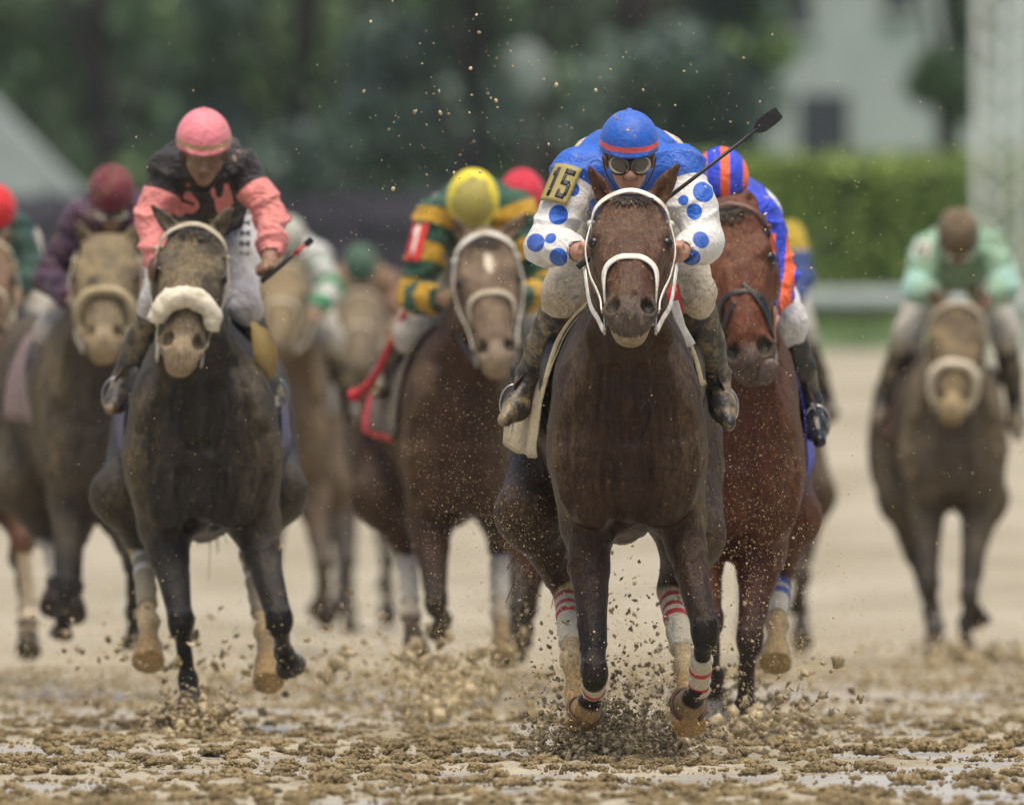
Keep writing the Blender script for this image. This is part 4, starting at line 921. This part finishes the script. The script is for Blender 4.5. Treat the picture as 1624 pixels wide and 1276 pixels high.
# ------------------------------------------------------------------ the field of horses and riders
M['skin_muddy'] = plain('muddy_skin', (.22, .12, .08), .6, .9, .12, .1, 40)
m, nt, b = newmat('goggle_lens', .08, .7); b.inputs['Base Color'].default_value = (.10, .085, .07, 1); b.inputs['Transmission Weight'].default_value = .35; M['lens'] = m
BLUE = (.012, .105, .50); WHITE = (.70, .69, .67); TAN = (.42, .30, .145); TANW = (.50, .40, .24)
def main_horse():
    c = dict(vox=.0075, chest=(866, 1123), haunch=(798, 1152), bottom=862, deep=.80, poll=(1000, 324, -.22), muzzle=(998, 530), ears=((932, 262, -.24), (1078, 258, -.24)), hs=1.0, hw=1.06, nw=1.08,
        fore=[((932, 835, .16), (943, 1066, -.08), (942, 1096, .20), (928, 1128, .27)), ((1078, 820, .18), (1118, 1000, -.10), (1108, 1092, .10), (1092, 1118, .22))],
        hind=[((838, 815, 1.0), (898, 935, 1.12), (908, 1045, .72), (926, 1148, .58)), ((1096, 850, 1.0), (1064, 935, 1.1), (1086, 1055, .66), (1092, 1152, .50))],
        coat=(.033, .0155, .007), points=(.009, .0055, .0035), face=(.072, .032, .018), muzz=(.055, .04, .034), chin=(.26, .21, .15), mat=coat_mat('dark_bay_coat', .6, .36), facemud=.35, hair=M['hair_dark'],
        feet=[None, None, TAN, TAN], hoofs=[(.32, .22, .11), (.32, .22, .11), (.50, .33, .15), (.50, .33, .15)], fr=.92, tail=(846, 878, 1.9), tailmat=M['hair_red'],
        socks=[((906, 935, 1.12), (908, 1045, .72), .06, TANW), ((1066, 940, 1.1), (1086, 1055, .66), .06, TANW)], vis=1)
    h = horse(485, 990, c, 'dark bay horse in the lead with white bridle, dotted jockey up', 'galloping racehorses')
    bridle(h, M['white_strap'], w=.021, nt=.325, hands=(P(h, 924, 402, .12), P(h, 1076, 402, .12)), rein=M['white_strap'])
    red = cloth_mat('red_striped_wrap', (.62, .56, .42), [('stripe', (.50, .03, .035))], .35)
    for L_, st, r in ((h.fore[0], [(.55, .68)], .037), (h.fore[1], [(.3, .40), (.74, .83)], .036)): wrap(h, L_[1]*.55+L_[2]*.45, L_[1]*-.05+L_[2]*1.05, r, r*1.02, red, st)
    for L_ in h.hind: wrap(h, L_[1]*.86+L_[2]*.14, L_[1]*.2+L_[2]*.8, .044, .040, red, [(.03, .11), (.2, .28), (.37, .45)])
    for L_ in h.fore:
        d = nz(L_[2]-L_[1]); m = MB(); cc = L_[3]; dd = nz(L_[3]-L_[2]); side = nz(np.cross(dd, (0, 0, 1))); n = np.cross(side, dd)
        m.tube([cc+(side*math.sin(a)*.058+n*math.cos(a)*.060) for a in np.linspace(-2.6, 2.6, 24)], .007, 8); m.build('horseshoe', M['brown_strap'], h.root)
    clothm = cloth_mat('tan_saddle_cloth', (.46, .37, .22), [('edge', (.06, .06, .07))], .35)
    marks = lambda uv: np.where((uv[:, 0] > .72) & (uv[:, 1] < .16) & (uv[:, 1] > .05), np.sin(uv[:, 0]*75)*.006+np.sin(uv[:, 1]*110)*.004-.002, -.01)   # dark printed marks at the corner
    drape(h, 'saddle_cloth', clothm, .42, 1.12, -104, 72, .014, .055, (44, 80), .012, edge=marks)
    drape(h, 'saddle_pad', M['fleece'], .44, 1.02, -72, 72, .030, .0, (20, 30), .006, .012)
    saddle(h)
    m = MB(); m.tube([P(h, 1068, 478, .2), P(h, 1080, 520, .22), P(h, 1096, 548, .2)], .012, 6, (.034, .006), [(0, -1, 0)]*3); m.build('loose_strap', M['white_strap'], h.root)
    m = MB(); m.tube([P(h, 1064, 452, .28), P(h, 1074, 500, .26)], .012, 6, (.05, .006), [(0, -1, 0)]*2); m.build('red_pad', M['red_grip'], h.root)
    cap = cloth_mat('blue_cap', BLUE, [('band', (.62, .09, .10))], .25, .5, .15)
    def extra(V, p, A):
        f = np.where(V[:, 1] > .72, .01, -.02); w = .035-np.abs(V[:, 2]-p(0, 222, .6)[2]); return np.minimum(f, w) 
    c = dict(vox=.0065, face=(.02, -1, -.30), head=(998, 246, .10), sl=(916, 272, .42), sr=(1080, 270, .42), el=(866, 388, .30), er=(1116, 384, .30), wl=(922, 400, .10), wr=(1078, 400, .10),
        hip=(1000, 268, 1.10), kl=(896, 462, .48), kr=(1100, 462, .48), al=(838, 604, .74), ar=(1138, 604, .76), tl=(800, 656, .62), tr=(1156, 662, .62), bulk=1.12, sleeve=1.02, fold=.6, seam=.055, fistl=(.3, -1, 0), fistr=(-.3, -1, 0),
        dots=[(886, 339, .2, .040), (848, 384, .2, .033), (886, 408, .15, .031), (872, 376, .15, .021), (1101, 334, .2, .034), (1117, 302, .25, .040), (1112, 380, .15, .029), (1098, 410, .12, .030), (1084, 318, .3, .018), (908, 300, .3, .024)],
        silk=cloth_mat('blue_white_silk', BLUE, [('arm', WHITE), ('dots2', BLUE)], .22, .55, .6), breech=cloth_mat('muddy_breeches', (.60, .52, .40), [], .8), boots=M['boot_muddy'], cap=cap)
    c['silk'] = cloth_mat('blue_white_silk', BLUE, [('arm', WHITE), ('spot', BLUE)], .28, .5, .25)
    c['extra'] = lambda V, p, A: A.setdefault('spot', np.minimum(A['dots'], A['arm']-.02))*0 - 1
    rt = rider(h, c, 'jockey in blue silks with blue-dotted white sleeves and blue cap', 'jockeys')
    armpatch(h, rt, h.pt['sl'], h.pt['el'], .088, .10, .60, -26, 66, plain('olive_badge', (.30, .25, .07), .5, .4, .1), '15', M['black'])
    stirrup(h, None, h.pt['al']*.4+np.array(P(h, 800, 656, .62))*.6-np.array((0, 0, .075)), P(h, 905, 470, .75)); stirrup(h, None, h.pt['ar']*.4+np.array(P(h, 1156, 662, .62))*.6-np.array((0, 0, .075)), P(h, 1095, 470, .75))
    whip(h, P(h, 916, 424, .0), P(h, 1236, 178, .06), 'long black whip with flat flap held by the blue capped jockey', .10, width=.024)
    return h
main_horse()

M['fleece_white'] = plain('pale_fleece', (.68, .62, .48), .9, .25, .2, .8, 45)
TANB = (.36, .27, .15); CN = {}
def coat(n, *a): 
    CN.setdefault(n, coat_mat(n, *a)); return CN[n]
def std_cloth(h, col, name, y0=.42, y1=1.0, a=95, mud=.5): drape(h, 'saddle_cloth', cloth_mat(name, col, [], mud), y0, y1, -a, a, .016, .015, (20, 34), .010)

# ---- second horse: sheepskin noseband, pink and black silks
def pink_horse():
    c = dict(vox=.0095, chest=(193, 449), haunch=(163, 478), bottom=860, poll=(309, 372, -.2), muzzle=(288, 584), ears=((238, 322, -.2), (368, 327, -.2)), yaw=-7, hw=1.02, nw=1.05, fl=.95,
        fore=[((262, 840, .16), (287, 985, -.06), (298, 1078, -.01), (304, 1128, -.05)), ((404, 832, .16), (443, 983, -.12), (450, 1034, .16), (462, 1060, .22))],
        hind=[((192, 785, 1.0), (226, 872, 1.1), (236, 985, .75), (235, 1050, .6)), ((440, 780, 1.0), (400, 880, 1.1), (420, 1000, .75), (426, 1084, .6))],
        coat=(.026, .023, .019), points=(.007, .007, .008), face=(.075, .062, .045), muzz=(.24, .19, .135), mat=coat('dark_brown_muddy_coat', .8, .36), facemud=.8, mottle=(-.02, (.030, .028, .025)),
        feet=[None, None, TANB, TANB], hoofs=[(.05, .045, .04), (.05, .045, .04), (.40, .28, .13), (.40, .28, .13)], socks=[((222, 880, 1.1), (236, 985, .75), .06, TANW), ((400, 890, 1.1), (420, 1000, .75), .06, TANW)], tail=(330, 812, 2.1))
    h = horse(440, 322, c, 'blackish horse with a thick cream sheepskin noseband, jockey in pink and black up', 'galloping racehorses')
    bridle(h, M['tan_strap'], 'fleece', M['fleece_white'], nt=.365, hands=(P(h, 262, 448, .12), None))
    wr = cloth_mat('white_striped_wrap', (.34, .29, .2), [('stripe', (.66, .65, .6))], .5)
    for L_ in h.hind: wrap(h, L_[1]*.9+L_[2]*.1, L_[1]*.2+L_[2]*.8, .042, .038, wr, [(.03, .12), (.26, .38)])
    for q in (-1,):      # blinker cup beside the eye
        m = MB(); V = []; 
        for i in range(9):
            for j in range(15):
                a = -1.9+3.8*j/14; r = .052*math.sin(math.pi/2*i/8); z_ = .055*(i/8)**1.5
                V.append(h.hd(.20+r*math.cos(a)*1.1-.01, q*(.112+r*0+.028*(1-(i/8)**2)+.012), .0+r*math.sin(a)+.012))
        m.add(V, [(i*15+j, (i+1)*15+j, (i+1)*15+j+1, i*15+j+1) for i in range(8) for j in range(14)]); o = m.build('blinker', M['brown_strap'], h.root); md = o.modifiers.new('thickness', 'SOLIDIFY'); md.thickness = .006
    std_cloth(h, (.03, .025, .12), 'purple_saddle_cloth', .5, 1.12, 102); saddle(h)
    m = MB(); V = np.array([P(h, *q) for q in ((398, 508, .10), (424, 522, .12), (441, 560, .13), (438, 592, .14), (420, 612, .13), (408, 590, .11), (400, 550, .10))]); V2 = V+np.array((0, .03, 0)); k = len(V)
    m.add(np.concatenate([V, V2]), [tuple(range(k))[::-1], tuple(range(k, 2*k))]+[(i, (i+1) % k, (i+1) % k+k, i+k) for i in range(k)]); m.build('saddle_flap', plain('tan_flap', (.30, .21, .07), .6, .3), h.root)
    PINK = (.80, .27, .25); BLK = (.014, .012, .016)
    def extra(V, p, A):   # pink patches showing low on the black front
        w = np.abs(fbm(V*np.array((1.6, .2, .8)), 11, 2, 90)); return np.where((A['arm'] < -.01) & (V[:, 2] < p(0, 290, 0)[2]), w-.36, -.02)
    c = dict(vox=.008, face=(.03, -1, -.38), head=(323, 238, .12), sl=(268, 272, .32), sr=(382, 268, .32), el=(238, 352, .28), er=(432, 345, .25), wl=(252, 436, .14), wr=(428, 412, .08), hsz=1.02,
        hip=(326, 362, .84), kl=(252, 476, .42), kr=(384, 478, .40), al=(196, 606, .62), ar=(426, 596, .62), tl=(176, 640, .48), tr=(438, 640, .48), bulk=1.1, sleeve=.86, seam=.085, fistr=(-.6, -1, .2), fold=.9,
        silk=cloth_mat('pink_black_silk', BLK, [('arm', PINK), ('extra', PINK)], .3, .6, .6), extra=extra, breech=cloth_mat('printed_breeches', (.68, .66, .65), [('mark', (.03, .03, .04))], .5, .6, .6), boots=M['boot_muddy'],
        mark=lambda V, p: np.where((np.abs(V[:, 0]-p(388, 0, .5)[0]) < .018) & (V[:, 2] > p(0, 405, .5)[2]) & (V[:, 2] < p(0, 335, .5)[2]), np.sin(V[:, 2]*160)*.005+np.sin(V[:, 0]*210)*.003-.001, -.01),
        cap=cloth_mat('pink_cap', (.74, .22, .26), [('band', (.42, .27, .14))], .4, .5, .3), goggles=False, dirty=True)
    rt = rider(h, c, 'jockey in pink sleeves, black yoke and pink cap', 'jockeys')
    whip(h, P(h, 414, 447, .0), P(h, 495, 380, .02), 'short red-shafted whip in the hand of the pink capped jockey', .035, M['black'], .012, M['red_grip'])
    stirrup(h, None, P(h, 182, 655, .52), P(h, 245, 500, .6)); stirrup(h, None, P(h, 436, 655, .52), P(h, 400, 500, .6))
pink_horse()

# ---- third horse: yellow cap
def yellow_horse():
    c = dict(vox=.011, chest=(632, 826), haunch=(556, 850), bottom=836, poll=(768, 382, -.2), muzzle=(790, 590), ears=((716, 342, -.2), (840, 337, -.2)), hw=1.02, nw=1.05,
        fore=[((682, 828, .16), (692, 955, -.12), (702, 982, .10), (696, 1006, .18)), ((800, 824, .15), (854, 898, -.1), (838, 966, .1), (826, 1004, .15))],
        hind=[((600, 790, 1.0), (646, 872, 1.1), (652, 975, .75), (660, 1044, .6)), ((820, 790, 1.0), (792, 868, 1.1), (793, 975, .75), (798, 1046, .6))],
        coat=(.042, .020, .010), points=(.020, .013, .009), face=(.155, .112, .082), muzz=(.20, .16, .12), mat=coat('brown_dusty_coat', .6, .5), facemud=.5, mottle=(.16, (.09, .062, .045)), star=(.09, .19, .022),
        feet=[None, None, (.09, .07, .045), TANB], hoofs=[(.06, .05, .04), (.06, .05, .04), (.08, .06, .04), (.34, .25, .13)], socks=[((646, 885, 1.1), (652, 965, .75), .058, (.5, .45, .36)), ((792, 885, 1.1), (793, 975, .75), .058, (.5, .45, .36))])
    h = horse(396, 728, c, 'brown horse with a small white star and pale bridle, yellow capped jockey up', 'galloping racehorses')
    bridle(h, M['white_strap'], nmat=M['tan_strap'], nt=.29, w=.02, hands=(P(h, 712, 468, .1), P(h, 806, 470, .1)), rein=M['black_strap'])
    wr = cloth_mat('pale_leg_wrap', (.56, .52, .44), [('stripe', (.4, .42, .55))], .5)
    for L_ in h.hind: wrap(h, L_[1]*.8+L_[2]*.2, L_[1]*.2+L_[2]*.8, .042, .038, wr, [(.0, .08)])
    red = cloth_mat('red_saddle_cloth', (.55, .02, .035), [], .15)
    drape(h, 'saddle_cloth', red, .5, 1.25, -96, 80, .018, .02, (20, 34), .01); drape(h, 'saddle_pad', cloth_mat('dull_pad', (.10, .08, .06), [], .6), .35, .98, -92, 80, .030, .01, (20, 34), .01, .010); saddle(h)
    m = MB(); m.tube(cr([P(h, 646, 486, .42), P(h, 622, 540, .5), P(h, 592, 600, .6), P(h, 562, 628, .7)], 5), np.linspace(.012, .02, 16), 8); m.lump(P(h, 562, 627, .7), .028, seg=(12, 8), nse=.2); m.build('red_strap', red, h.root)
    Gn = (.010, .075, .045); Ye = (.50, .28, .012)
    c = dict(vox=.010, face=(0, -1, -1.15), head=(750, 330, .12), sl=(690, 344, .38), sr=(818, 338, .38), el=(660, 470, .3), er=(872, 462, .3), wl=(704, 474, .12), wr=(812, 474, .12), hsz=1.08,
        hip=(750, 350, 1.0), kl=(652, 530, .48), kr=(856, 530, .48), al=(612, 588, .74), ar=(870, 620, .74), tl=(598, 616, .6), tr=(878, 650, .6), sleeve=1.05, bulk=1.1, seam=-.02, hoops=(.155, .03),
        silk=cloth_mat('green_yellow_silk', Gn, [('hoops', Ye)], .4, .6, .6), breech=cloth_mat('pale_breeches', (.5, .46, .4), [], .6), boots=M['boot_muddy'], cap=cloth_mat('yellow_cap', (.72, .60, .02), [('dust', (.36, .31, .07))], .4, .5, .3, (.34, .29, .10)), dirty=True)
    rt = rider(h, c, 'jockey in green and yellow hooped silks with a muddy yellow cap', 'jockeys')
    armpatch(h, rt, h.pt['sl'], h.pt['el'], .084, .14, .64, -38, 52, plain('red_badge', (.62, .03, .03), .5, .1, .1), '1', M['white_strap'])
    stirrup(h, None, P(h, 604, 628, .64), P(h, 655, 500, .7))
yellow_horse()

# ---- fourth horse: the chestnut at the leader's flank
def chestnut_horse():
    c = dict(vox=.0095, chest=(1062, 1278), haunch=(1058, 1290), bottom=886, deep=.86, poll=(1156, 335, -.22), muzzle=(1194, 604), ears=((1112, 300, -.2), (1188, 300, -.2)), yaw=9, hs=1.08, hw=.98, nw=1.0,
        fore=[((1110, 860, .16), (1126, 985, -.12), (1132, 1070, .16), (1130, 1138, .2)), ((1206, 872, .16), (1188, 1012, -.05), (1181, 1122, -.02), (1188, 1174, -.08))],
        hind=[((1110, 820, 1.0), (1092, 930, 1.1), (1096, 1010, .75), (1100, 1080, .6)), ((1252, 820, 1.0), (1238, 905, 1.1), (1232, 988, .75), (1230, 1052, .6))],
        coat=(.070, .022, .010), points=(.020, .011, .008), face=(.105, .033, .016), muzz=(.05, .032, .028), mat=coat('bay_coat', .55, .38), facemud=.25, hair=M['hair_dark'],
        feet=[None, None, TANB, TANB], hoofs=[(.3, .3, .3), (.14, .10, .06), (.40, .30, .15), (.40, .30, .15)])
    h = horse(450, 1170, c, 'reddish bay horse with dark bridle just behind the leader', 'galloping racehorses')
    bridle(h, M['brown_strap'], nmat=M['black_strap'], nt=.33, w=.018, hands=(P(h, 1106, 486, .1), P(h, 1214, 492, .1)), rein=M['brown_strap'])
    strap(h, 'cross_noseband', [(.30, 8), (.36, 40), (.43, 75), (.47, 100)], .018, M['black_strap'], .007, .014); strap(h, 'cross_noseband', [(.36, -12), (.40, -40), (.45, -75), (.48, -100)], .018, M['black_strap'], .007, .016)
    m = MB(); m.lump(P(h, 1217, 590, -.52), (.030, .014, .050), (nz((1, 0, -.4)), (0, 1, 0), nz((.4, 0, 1))), (14, 10), .15); (m).build('tongue', plain('tongue', (.06, .038, .032), .4, .3), h.root)
    blue = cloth_mat('blue_saddle_cloth', (.02, .04, .42), [], .3); drape(h, 'saddle_cloth', blue, .5, 1.1, -98, 104, .018, .03, (20, 34), .012); saddle(h)
    wr = cloth_mat('blue_leg_wrap', (.5, .47, .4), [('stripe', (.04, .09, .32))], .45)
    for L_ in h.hind: wrap(h, L_[1]*.75+L_[2]*.25, L_[1]*.15+L_[2]*.85, .040, .037, wr, [(.0, .2), (.34, .5)])
    m = MB(); m.tube(cr([P(h, 1224, 560, .1), P(h, 1244, 580, .15), P(h, 1244, 640, .2), P(h, 1232, 600, .25)], 5), .012, 8, (.03, .008), [(0, -1, 0)]*16); m.build('neck_strap', M['brown_strap'], h.root)
    Bl = (.02, .06, .60); Or = (.85, .13, .03)
    c = dict(vox=.008, face=(0, -1, -.75), head=(1144, 300, .10), sl=(1092, 345, .38), sr=(1204, 338, .38), el=(1074, 452, .3), er=(1238, 438, .36), wl=(1108, 484, .12), wr=(1220, 500, .14), hsz=1.0,
        hip=(1148, 348, 1.0), kl=(1085, 512, .48), kr=(1246, 508, .46), al=(1066, 626, .74), ar=(1284, 640, .66), tl=(1058, 660, .6), tr=(1300, 690, .48), sleeve=.9, bulk=1.05, seam=.03, stripes=(.068, .01),
        breech=cloth_mat('white_breeches', (.70, .70, .70), [], .15), boots=plain('black_boot', (.010, .010, .012), .18, .08, .2, .1, 30),
        silk=cloth_mat('blue_orange_silk', Bl, [('both', Or)], .08, .55, .6), cap=cloth_mat('striped_cap', Bl, [('lat', Or), ('band2', (.02, .02, .03))], .08, .5, .3), ngore=6, ogore=1.9)
    c['extra'] = lambda V, p, A: A.setdefault('both', np.minimum(A['stripes'], A['arm']-.06))*0-1
    rider(h, c, 'jockey in royal blue silks with orange stripes, striped cap', 'jockeys')
    stirrup(h, None, P(h, 1296, 700, .52), P(h, 1250, 520, .6))
chestnut_horse()

# ---- horses further back
def back_horse(s, cx, c, label, rc, rlabel, cloth, vox=.014, nose='plain', nmat=None, nt=.3, brid=None):
    c = dict(dict(vox=vox, feet=[None]*4, points=(.04, .035, .03), forelock=False), **c); h = horse(s, cx, c, label, 'galloping racehorses'); pp = rc
    bridle(h, brid or M['tan_strap'], nose, nmat or M['tan_strap'], nt=nt, brow=(s != 385), hands=(np.array(P(h, *pp['wl'])), np.array(P(h, *pp['wr']))))
    std_cloth(h, cloth, 'back_cloth_%d' % int(abs(cx)), a=96); saddle(h)
    rc = dict(dict(vox=.012, face=(0, -1, -.7), breech=M['wb'], boots=M['boot_muddy'], dirty=True), **rc); rider(h, rc, rlabel, 'jockeys'); return h
M['wb'] = cloth_mat('spattered_breeches', (.52, .49, .44), [], .7)
def pose(cx, py, k, dx=0):
    """rider measures scaled from a common crouch: cx, helmet centre row and scale (pixels per metre / 485)"""
    q = lambda x, y, d: (cx+(x-998)*k, py+(y-225)*k, d)
    return dict(head=q(998, 232, .12), sl=q(925, 268, .40), sr=q(1071, 268, .40), el=q(880, 385, .30), er=q(1116, 385, .30), wl=q(930, 405, .12), wr=q(1066, 405, .12), hip=q(998, 285, 1.05),
                kl=q(896, 462, .48), kr=q(1100, 462, .48), al=q(846, 610, .76), ar=q(1150, 610, .76), tl=q(828, 642, .62), tr=q(1168, 642, .62))
def legs(cx, k, gy, ph):
    """leg measures for a body further back; ph picks the moment of the stride"""
    q = lambda x, y, d: (cx+x*k, gy-y*k, d)
    A = dict(a=([(-45, 370, .16), (-52, 165, -.1), (-48, 120, .15), (-46, 100, .2)], [(50, 370, .16), (78, 210, -.1), (70, 120, .12), (60, 95, .2)], [(-95, 390, 1), (-80, 260, 1.1), (-66, 160, .7), (-60, 75, .5)], [(95, 390, 1), (64, 270, 1.1), (80, 160, .7), (84, 70, .5)]),
             b=([(-50, 370, .16), (-40, 200, -.05), (-36, 70, -.02), (-34, 6, -.06)], [(50, 370, .16), (66, 200, -.1), (60, 150, .15), (56, 120, .2)], [(-95, 390, 1), (-70, 260, 1.1), (-60, 150, .8), (-58, 60, .6)], [(95, 390, 1), (70, 250, 1.1), (66, 120, .8), (66, 40, .6)]))[ph]
    return dict(fore=[tuple(q(*v) for v in A[0]), tuple(q(*v) for v in A[1])], hind=[tuple(q(*v) for v in A[2]), tuple(q(*v) for v in A[3])])

k = 385/485; r = pose(177, 312, k); r.update(sl=(128, 352, .4), el=(78, 440, .42), wl=(118, 482, .12), kl=(84, 525, .5), al=(48, 615, .8), tl=(38, 650, .68), hsz=1.0,
    silk=cloth_mat('purple_silk', (.045, .012, .045), [('hoops', (.03, .009, .04))], .3), hoops=(.2, .0), cap=cloth_mat('maroon_cap', (.13, .012, .025), [], .35))
back_horse(385, 145, dict(vox=.012, chest=(66, 224), haunch=(-28, 200), bottom=803, poll=(170, 388, -.2), muzzle=(168, 562), ears=((120, 352, -.2), (226, 352, -.2)), hw=1.12, nw=1.2, fl=.95,
    fore=[((112, 790, .16), (104, 930, -.12), (102, 975, .1), (96, 1010, .14)), ((178, 800, .16), (212, 890, -.1), (212, 970, .1), (216, 1026, .14))],
    hind=[((24, 770, 1.0), (72, 850, 1.1), (88, 915, .75), (84, 965, .6)), ((150, 770, 1.0), (122, 850, 1.1), (118, 930, .75), (116, 975, .6))],
    coat=(.055, .046, .036), points=(.014, .014, .015), face=(.15, .125, .085), muzz=(.26, .21, .14), mat=coat('mud_caked_coat', 1.0, .6), facemud=.9, mottle=(.10, (.06, .05, .036)), socks=[((72, 862, 1.1), (88, 915, .75), .058, (.5, .47, .4))]),
    'mud-caked grey-brown horse with a round fleece noseband, maroon capped jockey up', r, 'jockey in dark purple silks and maroon cap', (.2, .12, .12), .012, 'ring', M['fleece_dirty'], .35)
k = 365/485; r = pose(-10, 340, k); r.update(silk=cloth_mat('dark_green_silk', (.01, .05, .04), [('hoops', (.012, .06, .045))], .2), hoops=(.3, .1), cap=cloth_mat('red_cap', (.6, .015, .02), [], .1), sr=(26, 366, .4), er=(50, 430, .3), wr=(24, 470, .1))
L_ = legs(-18, k, 1088, 'a'); L_['fore'][1] = ((18, 800, .16), (34, 860, -.05), (46, 950, .05), (44, 994, .02))
back_horse(365, -18, dict(L_, chest=(-85, 50), haunch=(-100, 66), bottom=808, poll=(-22, 395, -.2), muzzle=(-16, 560), ears=((-58, 365, -.2), (18, 365, -.2)), coat=(.10, .05, .03), face=(.16, .10, .06), points=(.14, .075, .045), mat=coat('bay_coat'),
    socks=[((36, 880, -.03), (46, 985, .05), .065, (.62, .55, .42))]), 'reddish horse with a white foreleg cut by the left edge', r, 'jockey in dark green silks and bright red cap at the left edge', (.05, .05, .06))
k = 316/485; r = pose(455, 384, k); r.update(silk=cloth_mat('white_green_silk', (.55, .56, .53), [('hoops', (.02, .22, .09))], .15), hoops=(.17, .02), cap=cloth_mat('pale_cap', (.42, .44, .38), [], .5), sr=(500, 408, .4), er=(522, 462, .3), wr=(498, 500, .12))
back_horse(316, 458, dict(legs(462, k, 1030, 'a'), chest=(398, 520), haunch=(388, 545), bottom=768, poll=(450, 432, -.2), muzzle=(444, 560), ears=((418, 400, -.2), (480, 402, -.2)), coat=(.11, .08, .055), face=(.17, .135, .088), points=(.09, .07, .055), mat=coat('mud_caked_coat'), facemud=1),
    'dun coloured horse half hidden behind the pink jockey', r, 'jockey in white and green hooped silks behind the pink sleeve', (.3, .3, .3), .017)
k = 285/485; r = pose(572, 425, k); r.update(silk=cloth_mat('dull_orange_silk', (.22, .13, .08), [], .4), cap=cloth_mat('green_cap', (.035, .10, .065), [], .3))
back_horse(285, 572, dict(legs(576, k, 1004, 'b'), chest=(520, 624), haunch=(515, 640), bottom=765, poll=(572, 475, -.2), muzzle=(572, 588), ears=((545, 448, -.2), (600, 448, -.2)), coat=(.10, .08, .065), face=(.12, .10, .08), points=(.08, .07, .06), mat=coat('mud_caked_coat'), facemud=.9),
    'distant dusty brown horse under a green capped jockey', r, 'distant jockey with a green cap and dull orange silks', (.4, .38, .36), .018)
k = 375/485; r = pose(828, 318, k); r.update(silk=cloth_mat('crimson_silk', (.3, .02, .05), [], .2), cap=cloth_mat('crimson_cap', (.55, .02, .05), [], .1))
back_horse(375, 848, dict(legs(862, k, 1098, 'a'), chest=(790, 905), haunch=(785, 925), bottom=812, poll=(848, 400, -.2), muzzle=(850, 570), ears=((812, 372, -.2), (884, 372, -.2)), coat=(.06, .045, .035), face=(.10, .07, .05), points=(.035, .03, .026), mat=coat('brown_dusty_coat')),
    'dark horse almost hidden between the yellow capped jockey and the leader', r, 'jockey of whom only a crimson cap shows behind the yellow cap', (.05, .05, .1))
k = 330/485; r = pose(1205, 372, k); r.update(silk=cloth_mat('yellow_blue_silk', (.50, .36, .03), [('arm', (.03, .07, .22))], .2), seam=.10, sr=(1252, 380, .4), er=(1270, 440, .3), wr=(1254, 486, .12), cap=cloth_mat('mustard_cap', (.4, .3, .04), [], .3))
back_horse(330, 1225, dict(legs(1225, k, 1050, 'b'), chest=(1170, 1290), haunch=(1165, 1306), bottom=790, poll=(1215, 440, -.2), muzzle=(1218, 575), ears=((1185, 415, -.2), (1246, 415, -.2)), coat=(.10, .075, .05), face=(.15, .11, .07), points=(.07, .055, .045), mat=coat('brown_dusty_coat')),
    'blurred brown horse close behind the reddish bay one', r, 'jockey in yellow silks with dark blue sleeves behind the orange-striped rider', (.25, .06, .06), .017)
k = 335/485; r = pose(1520, 376, k); r.update(face=(0, -1, -1.2), sl=(1470, 398, .4), sr=(1572, 394, .4), el=(1452, 456, .3), er=(1594, 456, .3), wl=(1486, 474, .12), wr=(1560, 478, .12), kl=(1440, 528, .48), kr=(1592, 528, .48), al=(1402, 630, .76), ar=(1610, 640, .7), tl=(1392, 662, .62), tr=(1614, 684, .56), hsz=1.05,
    silk=cloth_mat('mint_silk', (.26, .43, .30), [('hoops', (.36, .60, .52))], .35), hoops=(.25, .1), cap=cloth_mat('mud_covered_cap', (.11, .075, .04), [], .5))
h11 = back_horse(335, 1512, dict(vox=.012, chest=(1424, 1600), haunch=(1370, 1596), bottom=812, poll=(1520, 492, -.2), muzzle=(1506, 660), ears=((1474, 452, -.2), (1566, 452, -.2)), hw=1.1, nw=1.1, fl=.7,
    fore=[((1470, 800, .16), (1474, 925, -.05), (1486, 990, .0), (1480, 1052, -.04)), ((1552, 800, .16), (1536, 945, -.12), (1548, 968, .12), (1556, 986, .16))],
    hind=[((1428, 790, 1.0), (1450, 880, 1.1), (1476, 970, .8), (1482, 1046, .7)), ((1562, 790, 1.0), (1546, 880, 1.1), (1532, 985, .8), (1530, 1052, .7))],
    coat=(.085, .070, .052), points=(.04, .034, .03), face=(.13, .10, .066), muzz=(.3, .24, .15), mat=coat('mud_caked_coat'), facemud=.8, mottle=(.05, (.05, .04, .03)), socks=[((1472, 940, 0), (1486, 990, 0), .05, (.16, .17, .18))]),
    'lone muddy brown horse trailing on the right with a white noseband', r, 'jockey in mint green silks with a mud covered cap on the lone right horse', (.12, .05, .04), .012, 'ring', M['fleece_white'], .38)
armpatch(h11, h11.rider, h11.pt['sl'], h11.pt['el'], .08, .0, .45, -20, 60, M['white_strap'], '6', M['black'])
